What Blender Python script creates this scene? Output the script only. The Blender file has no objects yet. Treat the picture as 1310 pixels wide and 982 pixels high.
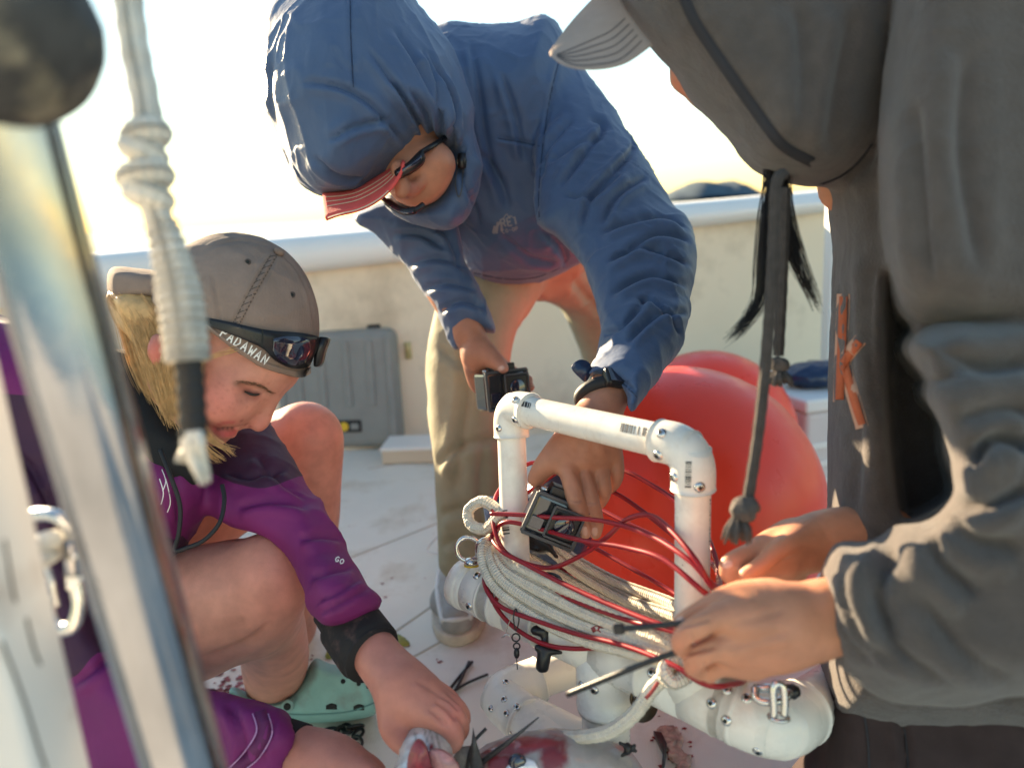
import bpy, math, random
import numpy as np
from mathutils import Vector, Matrix
from mathutils.bvhtree import BVHTree

# ------------------------------------------------------------------ camera, sky, sun, exposure
SC = bpy.context.scene
COL = SC.collection
FPX, CX, CY, CAMH = 984.0, 655.0, 491.0, 0.80
PITCH, ROLL = math.radians(12.7), math.radians(3.15)
_F = np.array([0, math.cos(PITCH), -math.sin(PITCH)])
_U0 = np.array([0, math.sin(PITCH), math.cos(PITCH)])
_X = np.array([1.0, 0, 0])
CR = _X*math.cos(ROLL) - _U0*math.sin(ROLL)
CU = _U0*math.cos(ROLL) + _X*math.sin(ROLL)
CF = _F
CO = np.array([0, 0, CAMH])
cam_d = bpy.data.cameras.new('camera')
cam = bpy.data.objects.new('camera', cam_d); COL.objects.link(cam)
cam.matrix_world = Matrix(((CR[0], CU[0], -CF[0], CO[0]), (CR[1], CU[1], -CF[1], CO[1]), (CR[2], CU[2], -CF[2], CO[2]), (0, 0, 0, 1)))
cam_d.sensor_width = 36; cam_d.lens = 36*FPX/1310
cam_d.clip_start = 0.01; cam_d.clip_end = 20000
cam_d.dof.use_dof = True; cam_d.dof.focus_distance = 0.93; cam_d.dof.aperture_fstop = 3.3
SC.camera = cam

SUN_EL, SUN_AZ = math.radians(13.5), math.radians(-40)      # azimuth from +Y towards +X
SD = Vector((math.sin(SUN_AZ)*math.cos(SUN_EL), math.cos(SUN_AZ)*math.cos(SUN_EL), math.sin(SUN_EL)))
W = bpy.data.worlds.new('World'); SC.world = W; W.use_nodes = True
nt = W.node_tree; nt.nodes.clear()
sky = nt.nodes.new('ShaderNodeTexSky'); sky.sky_type = 'NISHITA'; sky.sun_disc = False
sky.sun_elevation = SUN_EL; sky.sun_rotation = SUN_AZ; sky.altitude = 0
sky.air_density = 1.35; sky.dust_density = 0.05; sky.ozone_density = 1.6
bg = nt.nodes.new('ShaderNodeBackground'); bg.inputs[1].default_value = 0.070
wo = nt.nodes.new('ShaderNodeOutputWorld')
nt.links.new(sky.outputs[0], bg.inputs[0]); nt.links.new(bg.outputs[0], wo.inputs[0])
sun_d = bpy.data.lights.new('sun', 'SUN'); sun_d.energy = 5.0; sun_d.angle = math.radians(0.6); sun_d.color = (1.0, 0.78, 0.50)
sun = bpy.data.objects.new('sun', sun_d); COL.objects.link(sun)
sun.rotation_euler = SD.to_track_quat('Z', 'Y').to_euler()
vs = SC.view_settings
vs.view_transform = 'Standard'; vs.look = 'None'; vs.exposure = 2.2; vs.gamma = 1; vs.use_curve_mapping = False

# ------------------------------------------------------------------ helpers
random.seed(7); RNG = np.random.default_rng(7)
def P(px, py, Z): return CO + Z*(CF + (px-CX)/FPX*CR + (CY-py)/FPX*CU)
def PG(px, py, z=0.0):
    d = CF + (px-CX)/FPX*CR + (CY-py)/FPX*CU
    return CO + d*((z-CAMH)/d[2])
def proj(V):
    q = V-CO; Z = q@CF
    return CX+FPX*(q@CR)/Z, CY-FPX*(q@CU)/Z, Z
def M_(px, Z): return px*Z/FPX
def nrm(v): v = np.asarray(v, float); return v/np.linalg.norm(v)

def _h(ix, iy, iz):
    n = (ix*374761393 + iy*668265263 + iz*2147483647 + 974711) & 0xffffffff
    n = ((n ^ (n >> 13))*1274126177) & 0xffffffff
    return ((n ^ (n >> 16)) & 0xffff)/32767.5-1
def vnoise(p):
    p = np.asarray(p, float); i = np.floor(p).astype(np.int64); f = p-i; f = f*f*f*(f*(f*6-15)+10)
    r = 0
    for a in (0, 1):
        for b in (0, 1):
            for c in (0, 1):
                w = (f[:, 0] if a else 1-f[:, 0])*(f[:, 1] if b else 1-f[:, 1])*(f[:, 2] if c else 1-f[:, 2])
                r = r+w*_h(i[:, 0]+a, i[:, 1]+b, i[:, 2]+c)
    return r
def fbm(p, o=3):
    r = 0; a = 1
    for k in range(o): r = r+a*vnoise(p*2**k+17.3*k); a *= .5
    return r

def spl(pts, n=8, closed=False):
    """Catmull-Rom resample of any-dimension points"""
    p = np.asarray(pts, float); m = len(p); out = []
    rng = range(m) if closed else range(m-1)
    for i in rng:
        if closed: a, b, c, d = p[i-1], p[i], p[(i+1) % m], p[(i+2) % m]
        else: a, b, c, d = p[max(i-1, 0)], p[i], p[i+1], p[min(i+2, m-1)]
        for k in range(n):
            t = k/n
            out.append(.5*((2*b)+(c-a)*t+(2*a-5*b+4*c-d)*t*t+(3*b-a-3*c+d)*t**3))
    if not closed: out.append(p[-1])
    return np.array(out)

# ---- objects
def tag(o, label=None, cat=None, group=None, kind=None):
    if label: o['label'] = label
    if cat: o['category'] = cat
    if group: o['group'] = group
    if kind: o['kind'] = kind
    return o
def thing(name, label, cat, loc, group=None):
    o = bpy.data.objects.new(name, None); COL.objects.link(o); o.location = Vector([float(x) for x in loc]); o.empty_display_size = .05
    return tag(o, label, cat, group)
def link(o, parent=None):
    COL.objects.link(o)
    if parent is not None:
        o.parent = parent
        m = Matrix.Translation(-Vector(parent.location)) if parent.type == 'EMPTY' else Matrix.Identity(4)
        o.matrix_parent_inverse = m
    return o
def mk(name, V, F, mat, parent=None, smooth=True, attrs=None, uv=None):
    me = bpy.data.meshes.new(name)
    V = np.asarray(V, float)
    me.from_pydata(V.tolist(), [], F.tolist() if isinstance(F, np.ndarray) else F)
    if smooth: me.polygons.foreach_set('use_smooth', [True]*len(me.polygons))
    for a, (typ, val) in (attrs or {}).items():
        at = me.attributes.new(a, typ, 'POINT')
        if typ == 'FLOAT': at.data.foreach_set('value', np.asarray(val, np.float32))
        else: at.data.foreach_set('color', np.asarray(val, np.float32).ravel())
    if uv is not None:
        ul = me.uv_layers.new(name='UVMap')
        li = np.zeros(len(me.loops), np.int32); me.loops.foreach_get('vertex_index', li)
        ul.data.foreach_set('uv', np.asarray(uv, np.float32)[li].ravel())
    for m in (mat if isinstance(mat, (list, tuple)) else [mat]): me.materials.append(m)
    me.update()
    o = bpy.data.objects.new(name, me)
    return link(o, parent)

def vnormals(V, F):
    F = np.asarray(F); N = np.zeros_like(V)
    n = np.cross(V[F[:, 2]]-V[F[:, 0]], V[F[:, 3]]-V[F[:, 1]])
    for k in range(4):
        for c in range(3): N[:, c] += np.bincount(F[:, k], n[:, c], len(V))
    return N/(np.linalg.norm(N, axis=1)[:, None]+1e-12)
def relax(V, F, it=2, lam=.5):
    F = np.asarray(F); E = np.concatenate([F[:, [0, 1]], F[:, [1, 2]], F[:, [2, 3]], F[:, [3, 0]]])
    cnt = np.bincount(E[:, 0], minlength=len(V))+np.bincount(E[:, 1], minlength=len(V))+1e-9
    for j in range(it):
        S_ = np.stack([np.bincount(E[:, 0], V[E[:, 1], c], len(V))+np.bincount(E[:, 1], V[E[:, 0], c], len(V)) for c in range(3)], 1)
        V = V+lam*(S_/cnt[:, None]-V)
    return V

# ---- implicit surface modeller: smooth unions of tapered limbs, ellipsoids and padded outlines
def surfnet(D, org, h):
    neg = D < 0
    c = np.zeros(tuple(s-1 for s in D.shape), np.uint8)
    offs = [(a, b, d) for a in (0, 1) for b in (0, 1) for d in (0, 1)]
    sh = c.shape
    for o in offs: c += neg[o[0]:o[0]+sh[0], o[1]:o[1]+sh[1], o[2]:o[2]+sh[2]]
    idx = np.argwhere((c > 0) & (c < 8))
    ids = np.full(sh, -1, np.int32); ids[idx[:, 0], idx[:, 1], idx[:, 2]] = np.arange(len(idx))
    pos = np.zeros((len(idx), 3)); cnt = np.zeros(len(idx))
    for a in offs:
        for ax in range(3):
            if a[ax]: continue
            b = list(a); b[ax] = 1
            da = D[idx[:, 0]+a[0], idx[:, 1]+a[1], idx[:, 2]+a[2]]; db = D[idx[:, 0]+b[0], idx[:, 1]+b[1], idx[:, 2]+b[2]]
            x = (da < 0) != (db < 0); t = np.where(x, da/np.where(x, da-db, 1), 0)
            q = np.zeros((len(idx), 3)) + np.array(a); q[:, ax] += t
            pos += q*x[:, None]; cnt += x
    V = org+(idx+pos/cnt[:, None])*h
    Fs = []
    for ax in range(3):
        n0 = np.take(neg, np.arange(neg.shape[ax]-1), ax); n1 = np.take(neg, np.arange(1, neg.shape[ax]), ax)
        e = np.argwhere(n0 != n1); u, v = (ax+1) % 3, (ax+2) % 3
        ok = (e[:, u] > 0) & (e[:, v] > 0) & (e[:, u] < sh[u]) & (e[:, v] < sh[v]); e = e[ok]
        ins = neg[e[:, 0], e[:, 1], e[:, 2]]
        cs = []
        for du, dv in ((-1, -1), (0, -1), (0, 0), (-1, 0)):
            g = e.copy(); g[:, u] += du; g[:, v] += dv; cs.append(ids[g[:, 0], g[:, 1], g[:, 2]])
        q = np.stack(cs, 1); q[~ins] = q[~ins][:, ::-1]; Fs.append(q)
    return V, np.concatenate(Fs)

class S:
    def __init__(s): s.ops = []
    def chain(s, pts, k=.012, n=5, mode='u', flat=None, world=False):
        """pts: (px,py,Z,r_px) or world (x,y,z,r); flat=(axis vector, scale)"""
        q = []
        for t in pts:
            q.append(np.array(t, float) if world else np.append(P(*t[:3]), M_(t[3], t[2])))
        q = spl(q, n) if len(q) > 1 else np.array([q[0], q[0]])
        q[:, 3] = np.maximum(q[:, 3], 1e-4)
        s.ops.append(('c', q, k, mode, flat)); return s
    def ell(s, px, py, Z, rx, ry, rz, k=.012, rot=0.0, mode='u'):
        """ellipsoid, rx/ry in pixels in the view plane (turned by rot degrees), rz metres along the view"""
        a = math.radians(rot); u = CR*math.cos(a)-CU*math.sin(a); v = CR*math.sin(a)+CU*math.cos(a)
        s.ops.append(('e', P(px, py, Z), (u, v, CF), (M_(rx, Z), M_(ry, Z), rz), k, mode)); return s
    def pad(s, poly, Z, T, R, k=.012, gx=0.0, gy=0.0, c=None, n=5, mode='u'):
        """padded outline: px polygon round depth Z (+gx,gy metres per 100 px from c), half thickness T, edge rounding R px"""
        pl = spl(poly, n, True)
        c = c or tuple(pl.mean(0)); s.ops.append(('p', pl, Z, T, R, k, gx/100, gy/100, c, mode)); return s
    def bbox(s):
        lo, hi = np.full(3, 1e9), np.full(3, -1e9)
        for o in s.ops:
            if o[3 if o[0] == 'c' else (5 if o[0] == 'e' else 9)] != 'u': continue
            a, b = s._bb(o); lo = np.minimum(lo, a); hi = np.maximum(hi, b)
        return lo, hi
    def _bb(s, o):
        if o[0] == 'c':
            sc = max(1, o[4][1]) if o[4] else 1
            return (o[1][:, :3]-o[1][:, 3:]*sc).min(0), (o[1][:, :3]+o[1][:, 3:]*sc).max(0)
        if o[0] == 'e': r = max(o[3]); return o[1]-r, o[1]+r
        pl, Z, T, gx, gy, c = o[1], o[2], o[3], o[6], o[7], o[8]
        pts = []
        for x, y in pl:
            z = Z+gx*(x-c[0])+gy*(y-c[1]); pts += [P(x, y, z-T), P(x, y, z+T)]
        pts = np.array(pts); return pts.min(0), pts.max(0)
    def mesh(s, h, smooth=2):
        lo, hi = s.bbox(); lo = lo-4*h; hi = hi+4*h
        n = np.ceil((hi-lo)/h).astype(int)+1
        D = np.full(n, 1.0, np.float32)
        for o in s.ops:
            kind = o[0]; k = o[2] if kind == 'c' else (o[4] if kind == 'e' else o[5]); mode = o[3] if kind == 'c' else (o[5] if kind == 'e' else o[9])
            a, b = s._bb(o); m = k+3*h
            if mode == 'i': a, b = lo, hi
            i0 = np.clip(np.floor((a-m-lo)/h).astype(int), 0, n); i1 = np.clip(np.ceil((b+m-lo)/h).astype(int)+1, 0, n)
            if (i1 <= i0).any(): continue
            ax = [lo[t]+h*np.arange(i0[t], i1[t]) for t in range(3)]
            X, Y, Zz = np.meshgrid(*ax, indexing='ij'); sl = tuple(slice(i0[t], i1[t]) for t in range(3))
            if kind == 'c':
                d = np.full(X.shape, 1.0, np.float32); q = o[1]
                if o[4]:
                    fa, fs = nrm(o[4][0]), o[4][1]
                for j in range(len(q)-1):
                    A, B, ra, rb = q[j, :3], q[j+1, :3], q[j, 3], q[j+1, 3]
                    rr = max(ra, rb)*(max(1, o[4][1]) if o[4] else 1)+m
                    j0 = np.clip(np.floor((np.minimum(A, B)-rr-lo)/h).astype(int)-i0, 0, i1-i0); j1 = np.clip(np.ceil((np.maximum(A, B)+rr-lo)/h).astype(int)+1-i0, 0, i1-i0)
                    if (j1 <= j0).any(): continue
                    t = tuple(slice(j0[w], j1[w]) for w in range(3))
                    x, y, z = X[t]-A[0], Y[t]-A[1], Zz[t]-A[2]; ab = B-A
                    if o[4]:
                        g = (1/fs-1)*(x*fa[0]+y*fa[1]+z*fa[2]); x = x+g*fa[0]; y = y+g*fa[1]; z = z+g*fa[2]; ab = ab+(1/fs-1)*(ab@fa)*fa
                    L = ab@ab+1e-12; u = np.clip((x*ab[0]+y*ab[1]+z*ab[2])/L, 0, 1)
                    e = np.sqrt((x-u*ab[0])**2+(y-u*ab[1])**2+(z-u*ab[2])**2)-(ra+(rb-ra)*u)
                    if o[4]: e = e*min(1, fs)
                    d[t] = np.minimum(d[t], e)
            elif kind == 'e':
                x, y, z = X-o[1][0], Y-o[1][1], Zz-o[1][2]
                q2 = 0; q4 = 0
                for (w, r) in zip(o[2], o[3]):
                    g = x*w[0]+y*w[1]+z*w[2]; q2 = q2+(g/r)**2; q4 = q4+(g/r**2)**2
                k0 = np.sqrt(q2); k1 = np.sqrt(q4)+1e-9; d = k0*(k0-1)/k1
            else:
                pl, Z0, T, R, gx, gy, c = o[1], o[2], o[3], o[4], o[6], o[7], o[8]
                x, y, z = X-CO[0], Y-CO[1], Zz-CO[2]
                zz = np.maximum(x*CF[0]+y*CF[1]+z*CF[2], .02)
                px = CX+FPX*(x*CR[0]+y*CR[1]+z*CR[2])/zz; py = CY-FPX*(x*CU[0]+y*CU[1]+z*CU[2])/zz
                st = 2.0; mg = R+60
                x0, y0 = pl[:, 0].min()-mg, pl[:, 1].min()-mg; w_ = int((np.ptp(pl[:, 0])+2*mg)/st)+2; h_ = int((np.ptp(pl[:, 1])+2*mg)/st)+2
                gxx, gyy = np.meshgrid(x0+st*np.arange(w_), y0+st*np.arange(h_), indexing='ij')
                dd = np.full(gxx.shape, 1e9); ins = np.zeros(gxx.shape, bool)
                for (ax_, ay_), (bx_, by_) in zip(pl, np.roll(pl, -1, 0)):
                    ex, ey = bx_-ax_, by_-ay_; wx, wy = gxx-ax_, gyy-ay_
                    u = np.clip((wx*ex+wy*ey)/(ex*ex+ey*ey+1e-9), 0, 1); dd = np.minimum(dd, (wx-u*ex)**2+(wy-u*ey)**2)
                    cr = ((ay_ > gyy) != (by_ > gyy))
                    ins ^= cr & (gxx < (bx_-ax_)*(gyy-ay_)/(by_-ay_+1e-12)+ax_)
                dd = np.sqrt(dd); dd[ins] *= -1
                fx = np.clip((px-x0)/st, 0, w_-1.001); fy = np.clip((py-y0)/st, 0, h_-1.001); ix = fx.astype(int); iy = fy.astype(int); fx -= ix; fy -= iy
                q = dd[ix, iy]*(1-fx)*(1-fy)+dd[ix+1, iy]*fx*(1-fy)+dd[ix, iy+1]*(1-fx)*fy+dd[ix+1, iy+1]*fx*fy
                zc = Z0+gx*(np.clip(px, x0, x0+w_*st)-c[0])+gy*(np.clip(py, y0, y0+h_*st)-c[1])
                u = np.maximum((R+q)/R, 0); g = np.sqrt(u*u+((zz-zc)/T)**2)
                d = (g-1)*min(T, R*Z0/FPX)
            d = d.astype(np.float32); cur = D[sl]
            if mode == 'u':
                hh = np.maximum(k-np.abs(cur-d), 0)/k; D[sl] = np.minimum(cur, d)-hh*hh*k*.25
            elif mode == 'i': D[sl] = np.maximum(cur, d)
            else:
                hh = np.maximum(k-np.abs(cur+d), 0)/k; D[sl] = np.maximum(cur, -d)+hh*hh*k*.25
        V, F = surfnet(D, lo, h)
        if smooth: V = relax(V, F, smooth)
        return V, F

def facing(V, N):
    v = V-CO; v = v/np.linalg.norm(v, axis=1)[:, None]
    return np.clip(-(v*N).sum(1)*2, 0, 1)
def sdist(px, py, line):
    d = np.full(len(px), 1e9); sg = np.zeros(len(px)); al = np.zeros(len(px)); line = np.asarray(line); m = len(line)-1
    for i in range(m):
        (a, b), (c, e) = line[i], line[i+1]; ex, ey = c-a, e-b; wx, wy = px-a, py-b
        u = np.clip((wx*ex+wy*ey)/(ex*ex+ey*ey+1e-9), 0, 1); q = (wx-u*ex)**2+(wy-u*ey)**2; k = q < d
        d = np.where(k, q, d); sg = np.where(k, np.sign(ex*wy-ey*wx), sg); al = np.where(k, (i+u)/m, al)
    return np.sqrt(d), sg, al
def pdist(px, py, line):
    d = np.full(len(px), 1e9)
    for (a, b), (c, e) in zip(line[:-1], line[1:]):
        ex, ey = c-a, e-b; u = np.clip(((px-a)*ex+(py-b)*ey)/(ex*ex+ey*ey+1e-9), 0, 1)
        d = np.minimum(d, (px-a-u*ex)**2+(py-b-u*ey)**2)
    return np.sqrt(d)
def folds(V, F, lines, amp=.006, w=6):
    """press folds along lines: a valley with a raised ridge on its sides"""
    N = vnormals(V, F); fc = facing(V, N); px, py, Z = proj(V); tot = np.zeros(len(V))
    for L in lines:
        a, ww = amp, w
        if isinstance(L[0], (int, float)): a, ww, L = amp*L[0], w*L[1], L[2]
        d, sg, al = sdist(px, py, spl(L, 5)); tp = np.clip(np.minimum(al, 1-al)*4.5, 0, 1); tp = tp*tp*(3-2*tp); s_ = d*sg
        tot += a*tp*(-np.exp(-(d/(.75*ww))**2)+.75*np.exp(-((s_-1.9*ww)/(1.25*ww))**2)+.25*np.exp(-((s_+2.0*ww)/(1.6*ww))**2))
    return V+N*(tot*fc)[:, None]
def wrinkle(V, F, amp=.004, scale=14, stretch=(1, 1, 1), warp=.35, seed=0, sharp=2.0):
    N = vnormals(V, F); p = V*np.array(stretch)*scale+seed
    p = p+warp*np.stack([fbm(p*.7+5, 2), fbm(p*.7+9, 2), fbm(p*.7+13, 2)], 1)
    r = 1-np.abs(vnoise(p)); r = r**sharp-.35
    return V+N*(amp*r)[:, None]

class Surf:
    """a finished surface that marks, seams and prints can be laid on"""
    def __init__(s, V, F):
        s.b = BVHTree.FromPolygons(np.asarray(V, float).tolist(), F.tolist() if isinstance(F, np.ndarray) else [list(map(int, f)) for f in F])
    def hit(s, px, py, off=.0008, Zd=None):
        d = Vector(nrm(P(px, py, 1)-CO)); r = s.b.ray_cast(Vector(CO), d)
        if r[0] is None: return None if Zd is None else P(px, py, Zd)
        return np.array(r[0])-np.array(d)*off
def ribbon(surf, strokes, w, off=.0008, n=6, th=.0008):
    """flat strokes (px polylines) laid on a surface, w px wide"""
    V, F = [], []
    for L in strokes:
        ww = w
        if isinstance(L[0], (int, float)): ww, L = L
        q = spl(L, n) if len(L) > 2 else np.array([np.array(L[0])+(np.array(L[1])-np.array(L[0]))*t for t in np.linspace(0, 1, n)])
        last = None
        for i, p in enumerate(q):
            t = q[min(i+1, len(q)-1)]-q[max(i-1, 0)]; t = t/(np.linalg.norm(t)+1e-9); nn = np.array([-t[1], t[0]])*ww*.5
            a, b = surf.hit(*(p+nn), off), surf.hit(*(p-nn), off)
            if a is None or b is None: last = None; continue
            k = len(V); dv = nrm((a+b)/2-CO)*th; V += [a, b, a+dv+0*a, b+dv]
            if last is not None: F += [[last, last+1, k+1, k], [last+1, last+3, k+3, k+1], [last+2, last, k, k+2]]
            last = k
    return V, F

def patch(surf, curves, nu=24, nv=4, off=.001, th=.002, Zd=None):
    """sheet laid on a surface between px curves (top..bottom)"""
    C = []
    for c in curves:
        q = spl(c, 8); s_ = np.concatenate([[0], np.cumsum(np.linalg.norm(np.diff(q, axis=0), axis=1))]); t = np.linspace(0, s_[-1], nu)
        C.append(np.stack([np.interp(t, s_, q[:, k]) for k in range(q.shape[1])], 1))
    C = spl(np.array(C).reshape(len(C), -1), nv).reshape(-1, nu, C[0].shape[1]); m = len(C); V = []
    for r in C:
        for p in r: V.append(P(*p) if surf is None else surf.hit(p[0], p[1], off, Zd))
    V = np.array(V); nn = nrm_dir = np.array([nrm(v-CO) for v in V]); V2 = V+nn*th; k = m*nu; F = []
    for i in range(m-1):
        for j in range(nu-1):
            a = i*nu+j; F += [[a, a+1, a+nu+1, a+nu][::-1], [k+a, k+a+1, k+a+nu+1, k+a+nu]]
    ed = [i for i in range(nu)]+[i*nu+nu-1 for i in range(1, m)]+[(m-1)*nu+j for j in range(nu-2, -1, -1)]+[i*nu for i in range(m-2, 0, -1)]
    for a, b in zip(ed, ed[1:]+ed[:1]): F.append([a, b, k+b, k+a])
    return np.concatenate([V, V2]), F
def zonef(V, polys):
    """signed metres to the nearest of the px outlines: negative inside"""
    px, py, Z = proj(V); best = np.full(len(V), 1e9)
    for pl in polys:
        pl = spl(pl, 4, True); d = pdist(px, py, np.vstack([pl, pl[:1]])); ins = np.zeros(len(V), bool)
        for (ax, ay), (bx, by) in zip(pl, np.roll(pl, -1, 0)):
            ins ^= ((ay > py) != (by > py)) & (px < (bx-ax)*(py-ay)/(by-ay+1e-12)+ax)
        best = np.minimum(best, np.where(ins, -d, d))
    return best*Z/FPX
def tube(pts, r, n=12, cap=True, braid=0, flat=None):
    """round tube; pts (x,y,z) arrays, r a number or list; returns V,F,uv"""
    p = np.asarray(pts, float); m = len(p); rr = np.full(m, r) if np.isscalar(r) else np.asarray(r, float)
    T = np.gradient(p, axis=0); T /= np.linalg.norm(T, axis=1)[:, None]+1e-12
    a = np.array([0, 0, 1.0]); a = a if abs(T[0]@a) < .9 else np.array([1.0, 0, 0])
    u = nrm(np.cross(T[0], a)); V, uv = [], []; s = 0
    th = np.arange(n)*2*math.pi/n
    for i in range(m):
        u = nrm(u-(u@T[i])*T[i]); v = np.cross(T[i], u)
        if i: s += np.linalg.norm(p[i]-p[i-1])
        rad = rr[i]*np.ones(n)
        if braid: rad = rad*(1+.07*np.sin(s/r*braid+3*th)*np.sin(s/r*braid-3*th)) if np.isscalar(r) else rad*(1+.1*np.sin(s/rr[i]*braid+2*th))
        V.append(p[i]+rad[:, None]*(np.cos(th)[:, None]*u+np.sin(th)[:, None]*v)); uv += [(s/(2*math.pi*rr[i]+1e-9), k/n) for k in range(n)]
    V = np.concatenate(V); F = []
    for i in range(m-1):
        for k in range(n): F.append([i*n+k, i*n+(k+1) % n, (i+1)*n+(k+1) % n, (i+1)*n+k])
    if cap: F += [list(range(n))[::-1], [(m-1)*n+k for k in range(n)]]
    return V, F, np.array(uv)
def merge(parts):
    V, F = [], []; n = 0
    for v, f in parts:
        v = np.asarray(v, float)
        if len(v) == 0: continue
        V.append(v); F += [[int(i)+n for i in q] for q in f]; n += len(v)
    return np.concatenate(V), F
def slab(pts, ext):
    """solid plate: outline points (world) pushed along ext"""
    p = np.asarray(pts, float); n = len(p); V = np.concatenate([p, p+np.asarray(ext)])
    F = [list(range(n)), [n+i for i in range(n)][::-1]]+[[i, n+i, n+(i+1) % n, (i+1) % n] for i in range(n)]
    return V, F
def pslab(poly, Z, th, n=0, gx=0, gy=0):
    q = spl(poly, n, True) if n else np.array(poly, float); c = q.mean(0)
    return slab([P(x, y, Z+gx/100*(x-c[0])+gy/100*(y-c[1])) for x, y in q][::-1], CF*th)
def boxm(c, ax, half):
    """box from centre, three axis vectors, three half sizes"""
    c = np.asarray(c, float); V = []
    for i in (-1, 1):
        for j in (-1, 1):
            for k in (-1, 1): V.append(c+i*half[0]*ax[0]+j*half[1]*ax[1]+k*half[2]*ax[2])
    F = [[0, 1, 3, 2], [4, 6, 7, 5], [0, 4, 5, 1], [2, 3, 7, 6], [0, 2, 6, 4], [1, 5, 7, 3]]
    if np.cross(ax[0], ax[1])@ax[2] < 0: F = [f[::-1] for f in F]
    return np.array(V), F
def bev(o, w=.002, seg=2):
    m = o.modifiers.new('bevel', 'BEVEL'); m.width = w; m.segments = seg; m.limit_method = 'ANGLE'; m.angle_limit = math.radians(40); return o
def lathe(prof, c, axis, n=24):
    """profile (r, h) turned round axis through c"""
    axis = nrm(axis); a = np.array([0, 0, 1.0]) if abs(axis[2]) < .9 else np.array([1.0, 0, 0]); u = nrm(np.cross(axis, a)); v = np.cross(axis, u)
    th = np.arange(n)*2*math.pi/n; V = []; F = []
    for r, h in prof: V.append(c+axis*h+r*(np.cos(th)[:, None]*u+np.sin(th)[:, None]*v))
    for i in range(len(prof)-1):
        for k in range(n): F.append([i*n+k, i*n+(k+1) % n, (i+1)*n+(k+1) % n, (i+1)*n+k])
    F += [list(range(n))[::-1], [(len(prof)-1)*n+k for k in range(n)]]
    return np.concatenate(V), F
def strands(guides, n, spread, r, seg=7, taper=.25, clump=0.6):
    """hair: thin three-sided strands round guide curves (px,py,Z)"""
    parts = []
    for g in guides:
        q = spl([P(*t) for t in g], seg)
        for j in range(n):
            o = RNG.normal(0, spread, 3); w = RNG.normal(0, spread*.6, 3); t = np.linspace(0, 1, len(q))[:, None]
            k = int(len(q)*RNG.uniform(.75, 1.0)); k = max(k, 4)
            pp = q+o*(1-clump*t*.6)+w*t*t+.15*spread*np.sin(t*9+j)[:, :1]*RNG.normal(0, 1, 3)
            rad = r*np.linspace(1, taper, len(q))
            v, f, _ = tube(pp[:k], rad[:k], 3, False); parts.append((v, f))
    return merge(parts)
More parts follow.
